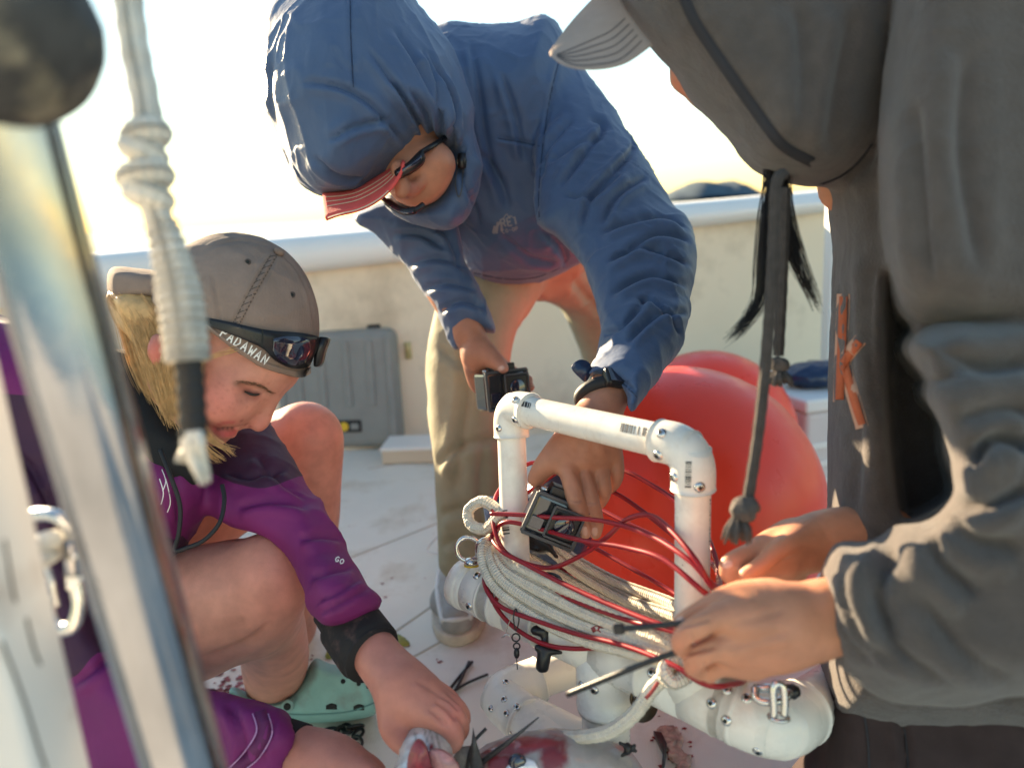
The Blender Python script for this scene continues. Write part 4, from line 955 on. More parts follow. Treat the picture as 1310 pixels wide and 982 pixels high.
# hair
s_ = S(); s_.pad([(140, 372), (205, 376), (250, 395), (262, 425), (250, 450), (240, 480), (236, 540), (222, 545), (205, 515), (188, 475), (168, 440), (148, 415)], .945, .05, 30); s_.chain([(262, 424, .905, 14), (285, 442, .90, 8), (305, 452, .90, 4)]); V, F = s_.mesh(.004); V = wrinkle(V, F, .002, 50, (1.5, 1, .2), .2, 5)
mk('hair_base', V, F, MT['hair'], girl)
G = [[(142+i*9+random.uniform(-4, 4), 380+i*1.5, .925-.003*i), (165+i*8+random.uniform(-3, 3), 405+i*2, .905-.002*i), (186+i*6, 450, .888), (204+i*4, 500, .885), (222+i*2+random.uniform(-8, 4), 545+random.uniform(-16, 6), .885)] for i in range(12)]
G += [[(170+i*9+random.uniform(-4, 4), 392+random.uniform(-4, 6), .935-.004*i), (176+i*8.5, 425, .905-.003*i), (190+i*7, 470, .89-.002*i), (206+i*4.6, 515, .885), (222+i*2.2+random.uniform(-5, 5), 545+random.uniform(-14, 8), .885)] for i in range(10)]
G += [[(152+i*9, 390, .95), (160+i*8, 430, .93), (175+i*7, 480, .915), (196+i*5, 520, .905)] for i in range(4)]
G2 = [[(268, 424, .885), (256, 440, .875), (244, 462, .87), (240, 490, .875)], [(300, 446, .872), (276, 454, .868), (256, 464, .868), (243, 484, .872)], [(258, 414, .885), (246, 432, .88), (238, 456, .878), (236, 500, .882)], [(230, 400, .895), (232, 440, .88), (234, 480, .88), (236, 530, .89)]]
G3 = [[(246, 530, .90), (262, 556, .895), (282, 570, .89), (306, 577, .885)], [(248, 540, .90), (262, 566, .895), (276, 580, .89), (290, 588, .888)], [(240, 535, .90), (250, 560, .90), (268, 584, .895), (282, 593, .89)], [(248, 530, .90), (270, 560, .893), (290, 573, .888), (300, 582, .885)]]
o = mk('hair', *merge([strands(G, 95, .0036, .00032, clump=.75), strands(G2[:2], 14, .0022, .00032), strands(G2[2:], 30, .003, .0004), strands(G3, 26, .0022, .00036)]), MT['hair'], girl); o['kind'] = 'stuff'
# jacket
j = S()
j.pad([(-90, 400), (10, 405), (70, 440), (130, 480), (185, 520), (225, 560), (262, 590), (270, 640), (240, 690), (210, 760), (170, 850), (120, 920), (40, 930), (-60, 900), (-120, 700)], 1.0, .13, 85, k=.03)
j.pad([(262, 560), (285, 530), (312, 518), (335, 530), (354, 552), (377, 588), (393, 620), (415, 650), (436, 690), (456, 722), (476, 755), (483, 772), (455, 790), (430, 800), (413, 800), (400, 785), (385, 745), (372, 712), (350, 690), (300, 672), (258, 640), (255, 590)], .94, .055, 48, gy=-.10, k=.02)
j.pad([(-20, 560), (40, 600), (90, 720), (135, 830), (200, 880), (265, 886), (312, 892), (346, 905), (374, 926), (384, 952), (374, 985), (355, 1020), (250, 1040), (60, 1000), (0, 880), (-60, 700)], .85, .06, 50, gx=-.03, k=.02)
j.chain([(380, 958, .785, 33), (384, 966, .785, 20)], mode='s', k=.006)
V, F = j.mesh(.0042, 2); V = wrinkle(V, F, .006, 9, (1, 1, .7), .5, 61, 2.2); V = wrinkle(V, F, .0025, 22, (1, 1, 1), .5, 63)
V = folds(V, F, [[(285, 600), (320, 610), (370, 600)], [(300, 650), (345, 640), (400, 650)], [(380, 690), (410, 685), (440, 690)], [(330, 580), (350, 610), (395, 640)], (.7, .6, [(405, 785), (440, 768), (478, 748)]), (.6, .5, [(400, 772), (430, 760), (470, 735)]), [(395, 740), (425, 730), (455, 725)],
    [(0, 560), (40, 600), (80, 680)], [(60, 520), (100, 600), (120, 700)], [(150, 560), (180, 640), (170, 760)], [(200, 560), (225, 620), (230, 680)], [(85, 880), (140, 840), (170, 800)], [(230, 900), (260, 940), (270, 990)], [(290, 895), (310, 940), (310, 985)], (.6, .5, [(352, 912), (345, 945), (325, 985)])], .006, 6)
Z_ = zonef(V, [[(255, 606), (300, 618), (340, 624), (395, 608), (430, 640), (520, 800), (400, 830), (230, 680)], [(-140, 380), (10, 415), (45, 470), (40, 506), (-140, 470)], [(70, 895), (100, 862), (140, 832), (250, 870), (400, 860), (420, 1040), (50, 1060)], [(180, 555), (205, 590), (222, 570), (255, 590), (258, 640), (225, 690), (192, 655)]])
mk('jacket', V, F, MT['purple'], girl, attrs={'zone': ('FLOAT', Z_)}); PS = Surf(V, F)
mk('cuff', *tube(spl([P(432, 775, .855), P(447, 798, .84), P(470, 830, .808), P(477, 838, .80)], 6), [M_(34, .85)]*6+[M_(41, .82)]*8+[M_(39, .8)]*5, 32)[:2], MT['camo'], girl)
mk('inner_cuff', *tube(spl([P(362, 956, .795), P(374, 960, .79), P(383, 963, .787)], 5), M_(36, .79), 28)[:2], MT['black'], girl)
mk('cuff_strap', *merge([ribbon(PS, [[(333, 908), (338, 935), (322, 965), (300, 985)]], 15, .002, 8, .002)]), MT['purple'], girl)
mk('strap_piping', *merge([ribbon(PS, [[(323, 912), (328, 935), (312, 962), (290, 985)], [(343, 912), (348, 938), (332, 968), (312, 985)]], 1.6, .0035, 8)]), mat('lilac_thread', (.45, .25, .45), .7), girl, False)
mk('sleeve_print', *merge([ribbon(PS, letters(PS, 'GO', 431, 711, 5, 6.5, 25), 1.5, .0006, 1)]), MT['white_ink'], girl, False)
mk('chest_print', *merge([ribbon(PS, letters(PS, 'KA', 218, 588, 7, 10, -15), 1.4, .0006, 1), ribbon(PS, [[(207, 600), (212, 615), (208, 628)], [(212, 612), (218, 640), (214, 655)], [(204, 612), (209, 630), (206, 645)]], 1.2, .0006, 4)]), MT['white_ink'], girl, False)
k_ = S(); k_.chain([(150, 500, .97, 55), (185, 540, .94, 50), (215, 585, .92, 38), (235, 605, .915, 24)], n=5); V, F = k_.mesh(.005); V = wrinkle(V, F, .005, 20)
mk('neck_gaiter', V, F, MT['black'], girl)
mk('jacket_cord', *tube(spl([P(x, y, z) for x, y, z in ((205, 575, .87), (217, 606, .86), (230, 645, .86), (229, 680, .86), (224, 703, .86), (240, 700, .86), (262, 690, .862), (281, 668, .868), (287, 640, .88), (284, 620, .89))], 6), .0026, 8)[:2], MT['blackr'], girl)
s_ = S(); s_.chain([(20, 820, 1.02, 95), (110, 800, 1.0, 96), (165, 795, .985, 90)]); V, F = s_.mesh(.007); V = wrinkle(V, F, .006, 16); mk('shorts', V, F, MT['black'], girl)
# teal clog
cl = S(); cl.pad([(293, 884), (300, 878), (322, 886), (348, 891), (373, 884), (390, 862), (397, 848), (406, 841), (424, 849), (452, 853), (470, 861), (483, 884), (484, 908), (470, 917), (440, 922), (402, 924), (350, 921), (304, 906)], 1.235, .052, 17, k=.006, n=3)
cl.ell(347, 878, 1.235, 42, 16, .038, mode='s', k=.008)
V, F = cl.mesh(.0032, 2); lowz = V[:, 2].min(); 
sh = mk('clog', V, F, MT['teal'], girl); KS = Surf(V, F)
mk('clog_sole_line', *merge([ribbon(KS, [[(298, 897), (330, 908), (370, 913), (410, 913), (450, 909), (482, 897)]], 2.2, .0008, 10, .0015)]), mat('dark_teal_line', (.12, .27, .26), .6), sh)  # darker teal line along the sole
mk('heel_strap', *patch(KS, [[(293, 885), (320, 892), (350, 895), (376, 892)], [(294, 897), (320, 905), (350, 908), (376, 906)]], 20, 2, .004, .006, 1.2), MT['teal'], sh)
hh = KS.hit(369, 901, .006); mk('strap_rivet', *lathe([(.0004, .0), (.0095, 0), (.0095, .004), (.007, .006), (.0004, .006)], hh, -CF, 18), MT['teal'], sh); mk('rivet_hole', *lathe([(.0004, 0), (.0055, 0), (.0055, .0015), (.0004, .0015)], hh-CF*.006, -CF, 14), MT['hole'], sh)
for x, y, w in ((439, 871, 3), (452, 865, 2.6), (459, 874, 2.8), (470, 878, 2.2), (462, 860, 2)):
    hh = KS.hit(x, y, .0006)
    if hh is not None: mk('vent_hole', *lathe([(.0003, 0), (M_(w, 1.2), 0), (M_(w, 1.2), .0008), (.0003, .0008)], hh, -CF+CU*.4, 12), MT['hole'], sh)
for x, y in ((424, 904), (459, 905)):
    o = mk('vent_hole', *patch(KS, [[(x-7, y-2), (x, y-5), (x+7, y-3)], [(x-7, y+3), (x, y+3), (x+7, y+3)]], 10, 2, .0008, .0008, 1.18), MT['hole'], sh)
# ------------------------------------------------------------------ person at right in the charcoal hoodie
g = PG(1230, 1500)
rp = thing('person', 'person at right in a charcoal hoodie with the hood up, holding black zip ties', 'person', (P(1200, 700, .72)[0], P(1200, 700, .72)[1], 0))
j = S()
j.pad([(750, -80), (791, 4), (831, 60), (865, 94), (888, 130), (922, 166), (949, 202), (970, 221), (1000, 232), (1043, 238), (1078, 226), (1120, 180), (1150, 100), (1200, -60), (1100, -160), (900, -180)], .74, .125, 95, gx=.0, k=.03)
j.pad([(1065, 240), (1069, 330), (1064, 450), (1060, 600), (1054, 750), (1052, 900), (1100, 940), (1300, 950), (1480, 930), (1500, 200), (1380, -100), (1200, 0), (1110, 150)], .80, .135, 60, gx=-.03, k=.03)
j.pad([(1165, -80), (1140, 60), (1126, 160), (1124, 240), (1131, 334), (1149, 384), (1174, 404), (1210, 412), (1330, 440), (1470, 430), (1500, 0), (1400, -120), (1250, -140)], .63, .10, 75, k=.012)
j.pad([(1161, 447), (1176, 424), (1250, 412), (1420, 400), (1440, 500), (1340, 540), (1250, 520), (1195, 488)], .60, .075, 34, k=.008)
j.pad([(1186, 505), (1210, 482), (1290, 478), (1430, 490), (1430, 600), (1340, 640), (1228, 625), (1212, 575)], .585, .075, 36, k=.008)
j.pad([(1220, 600), (1260, 570), (1340, 560), (1440, 580), (1440, 680), (1300, 700), (1232, 660)], .575, .08, 34, k=.008)
j.pad([(1064, 703), (1078, 693), (1122, 694), (1148, 672), (1193, 659), (1222, 625), (1290, 610), (1440, 620), (1460, 760), (1400, 878), (1290, 894), (1240, 905), (1189, 904), (1139, 896), (1105, 877), (1078, 851), (1058, 827), (1048, 798), (1049, 763), (1053, 733)], .585, .07, 62, gx=-.02, k=.010)
j.chain([(1020, 790, .59, 44), (1056, 788, .59, 44)], mode='s', k=.008)
j.pad([(1134, 350), (1150, 392), (1172, 420), (1158, 446), (1186, 484), (1184, 504), (1208, 534), (1211, 577), (1222, 626), (1195, 655), (1152, 664), (1138, 600), (1128, 480)], .66, .11, 16, k=.012, mode='s')
j.ell(842, 70, .84, 85, 120, .12, mode='s', k=.02)
V, F = j.mesh(.0036, 2)
V = wrinkle(V, F, .004, 8, (1, 1, .5), .5, 71, 1.6); V = wrinkle(V, F, .0012, 40, (1, 1, 1), .5, 74)
V = folds(V, F, [(1.2, 1.6, [(1165, 120), (1180, 240), (1190, 380)]), (.8, 1.5, [(1240, 60), (1230, 200), (1260, 360)]), (1.3, 1.5, [(1195, 440), (1260, 470), (1320, 460)]), (1.2, 1.3, [(1220, 540), (1280, 520), (1320, 530)]), (1.6, 1.3, [(1240, 600), (1270, 560), (1320, 575)]), (1.6, 1.2, [(1225, 640), (1260, 650), (1320, 620)]),
    (1.6, 1.4, [(1150, 700), (1130, 730), (1128, 770), (1150, 820)]), (1.6, 1.6, [(1195, 690), (1205, 720), (1255, 765)]), (.8, .8, [(1062, 740), (1070, 780), (1090, 820), (1130, 850)]), (.8, .8, [(1085, 720), (1090, 770), (1110, 815), (1160, 858)]), (1, 1, [(1110, 715), (1115, 760), (1150, 830), (1220, 875)]), (1.2, 1.6, [(1230, 660), (1250, 690), (1310, 700)]), (1, 1.5, [(1180, 760), (1230, 830), (1300, 880)]),
    (.9, 1.2, [(1085, 300), (1088, 420), (1095, 560), (1092, 680)]), (1, 1.4, [(1118, 320), (1112, 420), (1125, 540)]), (.8, 1.4, [(1020, 0), (1030, 90), (1025, 190)]), (1, 1.6, [(1095, 10), (1075, 100), (1060, 200)]), (.8, 1.2, [(1078, 230), (1098, 215), (1118, 190)])], .006, 9)
mk('hoodie', V, F, MT['hoodie'], rp); RS = Surf(V, F)
mk('hood_hem', *merge([ribbon(RS, [[(868, -20), (890, 30), (930, 90), (965, 140), (1000, 185), (1040, 208)]], 14, .0012, 12, .002)]), MT['hoodtrim'], rp)
mk('hood_seam', *merge([ribbon(RS, [[(1045, 238), (1075, 226), (1098, 208), (1116, 184)]], 3, .001, 10)]), MT['hoodtrim'], rp)
mk('letter_edge', *merge([ribbon(RS, [[(1079, 376), (1077, 430), (1075, 480), (1074, 514)], [(1073, 474), (1086, 452), (1101, 434)], [(1079, 462), (1090, 502), (1103, 547)]], 17, .0006, 10)]), MT['orange2'], rp)
mk('letter', *merge([ribbon(RS, [[(1079, 379), (1077, 430), (1075, 480), (1074, 511)], [(1074, 472), (1086, 454), (1099, 437)], [(1080, 466), (1090, 502), (1102, 543)]], 11, .0022, 10)]), MT['orange'], rp)
# trousers
t = S(); t.pad([(1048, 860), (1046, 930), (1044, 1010), (1046, 1100), (1500, 1120), (1500, 850), (1250, 840), (1100, 850)], .82, .13, 50, gx=-.03); t.chain([(1120, 1050, .80, 110), (1110, 1250, .85, 100), (1150, 1450, 1.0, 90)]); t.chain([(1350, 1050, .70, 120), (1330, 1250, .8, 110), (1350, 1450, .95, 90)])
V, F = t.mesh(.006, 2); V = wrinkle(V, F, .005, 9, (1, 1, 1), .5, 81); V = folds(V, F, [[(1150, 905), (1158, 950), (1162, 990)], (.7, .7, [(1048, 893), (1080, 905), (1150, 908)])], .006, 6)
mk('trousers', V, F, MT['dark_trousers'], rp); TS = Surf(V, F)
mk('pocket_seam', *merge([ribbon(TS, [[(1050, 893), (1080, 904), (1115, 908), (1150, 908)], [(1152, 908), (1158, 940), (1162, 985)], [(1105, 910), (1110, 945), (1112, 985)]], 3, .001, 8)]), MT['hoodtrim'], rp)
# body: head inside the hood, both hands
SKR = (.60, .27, .155)
h = S(); h.ell(950, 30, .765, 95, 120, .075, rot=10); h.ell(928, 75, .775, 40, 60, .055); h.chain([(880, 70, .775, 7), (868, 100, .772, 10), (874, 108, .772, 9)], k=.012)
h.chain([(925, 122, .775, 12), (955, 150, .775, 18), (1005, 175, .77, 30)], k=.02); h.chain([(912, 126, .77, 6), (922, 128, .757, 6)], k=.006); h.chain([(918, 134, .77, 6), (926, 136, .757, 6)], k=.006); h.ell(900, 62, .82, 10, 8, .02, mode='s')
h.chain([(1000, 110, .78, 50), (1086, 222, .80, 18), (1130, 260, .86, 40)], k=.02)
V1, F1 = h.mesh(.0035, 2); C1 = skinpaint(V1, SKR, [(P(872, 105, .76), .02, (.62, .2, .13), .6)])
V2, F2 = handmesh([
    ([(1130, 800, .58, 44), (1070, 788, .585, 48), (1030, 796, .585, 51), (985, 802, .582, 58), (955, 803, .58, 54), (940, 803, .578, 46)], .02),
    ([(965, 772, .580, 26), (930, 764, .578, 15), (898, 779, .576, 12), (878, 790, .576, 10.5), (867, 797, .578, 8.5)], .006),
    ([(955, 795, .568, 36), (918, 790, .556, 18), (890, 803, .548, 15), (872, 816, .550, 12.5), (872, 829, .562, 11), (886, 834, .575, 10)], .005),
    ([(950, 822, .568, 34), (915, 828, .556, 18), (893, 841, .555, 14.5), (886, 852, .562, 12), (896, 860, .574, 10)], .004),
    ([(960, 842, .576, 28), (928, 849, .570, 16), (910, 857, .573, 12.5), (908, 864, .582, 10)], .004),
    ([(985, 765, .605, 26), (945, 758, .615, 15), (912, 772, .605, 12), (888, 790, .595, 10), (874, 799, .588, 8.5)], .008)], .0018, 1)
C2 = skinpaint(V2, SKR, [(P(866, 796, .555), .010, (.66, .36, .26), .7), (P(866, 820, .545), .012, (.62, .24, .15), .7), (P(886, 850, .555), .012, (.62, .24, .15), .6), (P(925, 765, .55), .015, (.62, .26, .16), .5), (P(990, 850, .54), .05, (.50, .2, .12), .5), (P(1040, 741, .545), .006, (.45, .10, .10), .6)])
V2 = folds(V2, F2, [(1.0, .8, [(872, 838), (895, 832), (918, 826)]), (.7, .7, [(866, 802), (890, 797), (912, 790)]), (.3, 1.6, [(930, 800), (965, 790), (1010, 778)]), (.3, 1.6, [(925, 830), (965, 818), (1015, 806)]), (.3, 1.6, [(935, 850), (975, 838), (1020, 826)]), (.6, .5, [(884, 806), (888, 812), (890, 820)]), (.6, .5, [(900, 845), (903, 852), (906, 858)])], .0022, 4)
V3, F3 = handmesh([
    ([(1130, 690, .72, 44), (1065, 690, .71, 40), (1020, 700, .70, 34), (985, 712, .69, 26)], .02),
    ([(1010, 690, .70, 24), (972, 704, .685, 16), (945, 714, .675, 13), (932, 722, .672, 12), (930, 734, .675, 10)], .01), ([(1000, 715, .69, 22), (965, 728, .68, 15), (945, 738, .676, 12), (940, 748, .68, 10)], .008),
    ([(1000, 725, .70, 22), (970, 742, .70, 14), (952, 752, .70, 11)], .008), ([(1010, 735, .71, 20), (985, 752, .715, 13), (970, 760, .715, 10)], .008), ([(1030, 690, .69, 20), (1000, 700, .665, 14), (975, 722, .655, 12), (955, 735, .655, 10)], .01)], .0022, 2)
C3 = skinpaint(V3, SKR, [(P(928, 722, .66), .012, (.66, .36, .26), .6)])
arm = S(); arm.chain([(1200, 200, .75, 70), (1330, 400, .62, 60), (1340, 700, .58, 50), (1130, 798, .58, 38)]); arm.chain([(1200, 200, .80, 70), (1200, 500, .88, 40), (1190, 640, .92, 30), (1120, 690, .73, 34)]); arm.chain([(1085, 235, .80, 40), (1200, 250, .80, 70)]); arm.chain([(1230, 300, .90, 80), (1230, 850, .90, 80)])
V4, F4 = arm.mesh(.01, 2); C4 = skinpaint(V4, SKR, [])
body(rp, [(V1, F1, C1), (V2, F2, C2), (V3, F3, C3), (V4, F4, C4)], MT['skin'])
RH = Surf(V2, F2); nail(RH, rp, 869, 793, 70, 4.5, 5.5); RH2 = Surf(V3, F3); nail(RH2, rp, 931, 722, 70, 5, 6)
# cap brim seen from below
V, F = patch(None, [[(835, 58, .64), (800, 82, .615), (762, 90, .605), (726, 86, .61), (704, 72, .63)], [(800, 10, .665), (776, 24, .655), (750, 40, .648), (725, 57, .642), (703, 69, .636)], [(791, -20, .71), (766, -8, .71), (745, 12, .695), (724, 36, .675), (703, 66, .642)]], 28, 8, 0, .004)
br = mk('cap_brim', V, F, MT['capt'], rp); BRS = Surf(V, F)
for k in range(5):
    f = .12+.15*k; a, b, c = [(831+(796-831)*f, 58+(10-58)*f), (762+(752-762)*f, 89+(38-89)*f), (706, 72-3*f)]
    mk('brim_stitching', *merge([ribbon(BRS, [[(a[0]-6, a[1]), ((a[0]+b[0])/2, (a[1]+b[1])/2+9*(1-f)), b, ((b[0]+c[0])/2, (b[1]+c[1])/2+6*(1-f)), (c[0]+6, c[1])]], 1.4, .0006, 6)]), MT['dthread'], br, False)
# drawstrings with frayed ends
def tassel(px, py, Z, rx, n, ln, m, parent, name, dr=(0, 1)):
    c = P(px, py, Z); ps = []
    for k in range(n):
        a = random.uniform(0, 6.28); r = rx*math.sqrt(random.random()); o = CR*math.cos(a)*r+CF*math.sin(a)*r; e = c+o*1.6+(-CU*dr[1]+CR*dr[0])*ln*random.uniform(.7, 1.1)
        ps.append(tube([c+o*.5, c+o*1.3+(-CU*dr[1]+CR*dr[0])*ln*.5, e], [.0016, .0017, .0008], 5)[:2])
    o = mk(name, *merge(ps), m, parent); o['kind'] = 'stuff'; return o
q = spl([P(x, y, z) for x, y, z in ((1003, 222, .605), (993, 236, .60), (990, 300, .60), (986, 380, .60), (979, 470, .602), (969, 560, .605), (957, 636, .61))], 40)
V, F, U = tube(q, M_(7.6, .605), 12, True, .9); d1 = mk('drawstring', V, F, MT['greyrope'], rp, uv=U)
o = S(); o.ell(955, 646, .61, 14, 13, .009); o.ell(950, 655, .605, 13, 11, .008); V, F = o.mesh(.0015); V = wrinkle(V, F, .002, 160); mk('knot', V, F, MT['greyrope'], d1)
tassel(945, 660, .608, M_(13, .6), 90, M_(32, .6), MT['greyrope'], d1, 'frayed_end', (-.1, 1))
q = spl([P(x, y, z) for x, y, z in ((1005, 240, .64), (1003, 300, .645), (1000, 380, .65), (996, 455, .655))], 40)
V, F, U = tube(q, M_(6.6, .65), 12, True, .9); d2 = mk('drawstring', V, F, MT['greyrope'], rp, uv=U)
o = S(); o.ell(997, 466, .655, 12, 10, .008); V, F = o.mesh(.0015); V = wrinkle(V, F, .002, 160); mk('knot', V, F, MT['greyrope'], d2)
tassel(997, 474, .655, M_(11, .65), 70, M_(19, .65), MT['greyrope'], d2, 'frayed_end', (0, 1))
# loose dark hair from under the hood
G = [[(990+i*2, 218, .69), (978+i*3, 280, .675), (972+i*3, 340, .67), (968+i*2, 385, .67), (950, 418, .668), (926+i*3, 437-i, .665)] for i in range(4)]
G += [[(990+i*3, 218, .69), (996+i*4, 275, .68), (1008+i*4, 320, .675), (1026+i*3, 360, .67), (1046+i, 398, .67)] for i in range(4)]
G += [[(985+i*5, 218, .69), (982+i*6, 280, .68), (980+i*5, 340, .675), (978+i*4, 385, .675)] for i in range(4)]
o = mk('hair', *merge([strands(G, 34, .0032, .0004)]), MT['dhair'], rp); o['kind'] = 'stuff'
# ------------------------------------------------------------------ white pipe frame
A_, B_ = P(653, 520, .895), P(887, 573, .70)
L0, L1 = P(608, 752, .95), P(993, 932, .70)
def online(px):
    for t in np.linspace(0, 1, 800):
        q = L0+(L1-L0)*t
        if proj(q[None])[0][0] >= px: return q
    return L1
bl_, br_ = online(662), online(884)
fp = thing('pipe_frame', 'white plastic pipe frame with an upright handle loop wound with rope and red cord', 'frame', (online(770)[0], online(770)[1], 0))
RS_, RF, RM, RMF = .0165, .0205, .0270, .0308
def pipe(name, a, b, r, n=28):
    d = b-a; ps = [a+d*t for t in np.linspace(0, 1, 9)]
    V, F, U = tube(ps, r, n); return mk(name, V, F, MT['pvc'], fp), Surf(V, F)
def fit(name, arms, c, r, bend=None):
    """fitting: sockets with a raised lip along the arms, meeting round corner c"""
    parts = []
    if len(arms) == 2 and bend:
        d0, d1 = nrm(arms[0]-c), nrm(arms[1]-c); p0, p1 = c+d0*bend, c+d1*bend; t = np.linspace(0, 1, 13)[:, None]
        arc = (1-t)**2*p0+2*t*(1-t)*c+t*t*p1; pts = [arms[0]]+[arms[0]+(p0-arms[0])*k for k in (.08, .085, .5)]+list(arc)+[p1+(arms[1]-p1)*k for k in (.5, .915, .92)]+[arms[1]]
        rr = [r*.97, r*1.03, r, r]+[r]*13+[r, r, r*1.03, r*.97]
        V, F, _ = tube(pts, rr, 32); parts.append((V, F))
    else:
        for e in arms:
            V, F, _ = tube([c, c+(e-c)*.5, c+(e-c)*.9, c+(e-c)*.905, e], [r*.985, r, r, r*1.03, r*1.0], 32); parts.append((V, F))
    V, F = merge(parts); return mk(name, V, F, MT['pvc'], fp), Surf(V, F)
scr = [None]
def screw(surf, px, py, parent, s=1.0):
    d = Vector(nrm(P(px, py, 1)-CO)); r = surf.b.ray_cast(Vector(CO), d)
    if r[0] is None: return
    if scr[0] is None:
        V, F = merge([lathe([(.0002, .0022), (.0016, .0026), (.0035, .0022), (.0048, .0010), (.0052, 0), (.0052, -.004)], np.zeros(3), Z3, 16)])
        o = mk('screw', V, F, MT['steel'], parent); scr[0] = o.data
        k = mk('screw_socket', *lathe([(.0002, .0030), (.0021, .0030), (.0021, .0018), (.0002, .0018)], np.zeros(3), Z3, 6), MT['hole'], None); scr.append(k.data); bpy.data.objects.remove(k)
        o.data.materials.append(MT['hole'])
        bm_ = scr[1]; V2 = [tuple(v.co) for v in bm_.vertices]; F2 = [list(p.vertices) for p in bm_.polygons]
        V3, F3 = merge([(V, F), (V2, F2)]); me = bpy.data.meshes.new('screw'); me.from_pydata(V3.tolist(), [], F3); me.materials.append(MT['steel']); me.materials.append(MT['hole'])
        for i, p in enumerate(me.polygons): p.material_index = 0 if i < len(F) else 1
        me.polygons.foreach_set('use_smooth', [True]*len(F)+[False]*(len(F3)-len(F))); o.data = me; scr[0] = me
    else:
        o = bpy.data.objects.new('screw', scr[0]); link(o, parent)
    o.matrix_basis = Matrix.Translation(r[0]) @ r[1].to_track_quat('Z', 'Y').to_matrix().to_4x4() @ Matrix.Scale(s, 4)
top, tS = pipe('pipe', A_, B_, RS_)
ul, ulS = pipe('pipe', A_, bl_, RS_); ur, urS = pipe('pipe', B_, br_, RS_)
dAB = nrm(B_-A_)
e1, e1S = fit('elbow', [A_+dAB*.036, A_+nrm(bl_-A_)*.036], A_, RF, .022)
e2, e2S = fit('elbow', [B_-dAB*.040, B_+nrm(br_-B_)*.040], B_, RF, .026)
for x, y in ((659, 511), (659, 537), (638, 548)): screw(e1S, x, y, e1, .85)
for x, y in ((846, 554), (842, 582), (895, 623), (862, 610)): screw(e2S, x, y, e2)
mp, mpS = pipe('pipe', L0, L1, RM)
dm = nrm(L1-L0); tc = online(772); dn = np.array([0, 0, -1.0])
cr1 = fit('tee', [L0-dm*.012, L0+dm*.05], L0, RMF); ec = mk('end_cap', *lathe([(RMF*1.0, 0), (RMF*1.04, -.004), (RMF*1.0, -.016), (RMF*.7, -.022), (.001, -.023)][::-1], L0-dm*.008, dm, 32), MT['pvc'], fp)
for x, y in ((610, 736), (636, 790), (600, 775)): screw(cr1[1], x, y, cr1[0])
t1, t1S = fit('tee', [tc-dm*.062, tc+dm*.062, tc+dn*.072], tc, RMF)
lg, lgS = pipe('leg', tc, tc*np.array([1, 1, 0])+Z3*.01, .0262)
mk('foot_cap', *lathe([(.001, 0), (.031, 0), (.032, .004), (.032, .03), (.027, .031)], tc*np.array([1, 1, 0])+Z3*.0008, Z3, 28), MT['pvc'], fp)
for x, y in ((736, 863), (760, 882), (744, 876)): screw(t1S, x, y, t1)
t2c = br_; t2, t2S = fit('tee', [t2c-dm*.05, t2c+dm*.056, t2c+nrm(B_-br_)*.055], t2c, RMF)
for x, y in ((834, 860), (910, 899), (930, 882), (880, 868)): screw(t2S, x, y, t2)
t3c = bl_; t3, t3S = fit('tee', [t3c-dm*.045, t3c+dm*.045, t3c+nrm(A_-bl_)*.05], t3c, RMF)
for x, y in ((656, 760), (690, 800)): screw(t3S, x, y, t3)
bk = P(1085, 868, .86)
e3, e3S = fit('elbow', [L1-dm*.055, L1+nrm(bk-L1)*.06], L1, RMF, .033)
for x, y in ((929, 921), (955, 893), (970, 960)): screw(e3S, x, y, e3)
p5_, _ = pipe('pipe', L1, bk+(bk-L1)*.9, RM)
lg2, _ = pipe('leg', bk+(bk-L1)*.9, (bk+(bk-L1)*.9)*np.array([1, 1, 0])+Z3*.002, RM)
# lower loop, lying below and behind the main pipe
K0, K1, K2, K3 = P(752, 846, 1.0), P(634, 888, .965), P(745, 985, .84), P(752, 866, .95)
tk = tc*np.array([1, 1, 0])+Z3*((K1[2]+K2[2])/2)
pipe('pipe', K0+(K0-K1)*.15, K1, .0235); pipe('pipe', K1, K2, .0235); pipe('pipe', P(676, 914, .93), tk, .0235)
e4, e4S = fit('elbow', [K1+nrm(K0-K1)*.062, K1+nrm(K2-K1)*.062], K1, .0278, .030)
for x, y in ((647, 872), (645, 894), (628, 906), (648, 912), (661, 904), (634, 938), (655, 936)): screw(e4S, x, y, e4, .85)
# printed bar marks
def bars(surf, a, b, w, n, parent):
    a, b = np.array(a, float), np.array(b, float); d = (b-a)/np.linalg.norm(b-a); nn = np.array([-d[1], d[0]])*w/2; st = []
    for i in range(n):
        if random.random() < .2: continue
        p = a+(b-a)*(i+random.uniform(-.2, .2))/n; st.append((random.choice((1.0, 1.6, 2.2)), [tuple(p-nn), tuple(p), tuple(p+nn)]))
    o = mk('bar_print', *merge([ribbon(surf, st, 1.4, .0005, 3, .0003)]), MT['black_ink'], parent, False); o['kind'] = 'stuff'
bars(tS, (794, 546), (834, 554), 11, 14, top); bars(tS, (668, 516), (680, 519), 7, 6, top); bars(e2S, (881, 588), (880, 625), 8, 12, e2); bars(ulS, (644, 648), (648, 685), 9, 14, ul); bars(e3S, (975, 948), (972, 976), 8, 9, e3); bars(urS, (909, 640), (908, 700), 2, 16, ur)
bars(urS, (873, 722), (873, 745), 1.6, 2, ur)

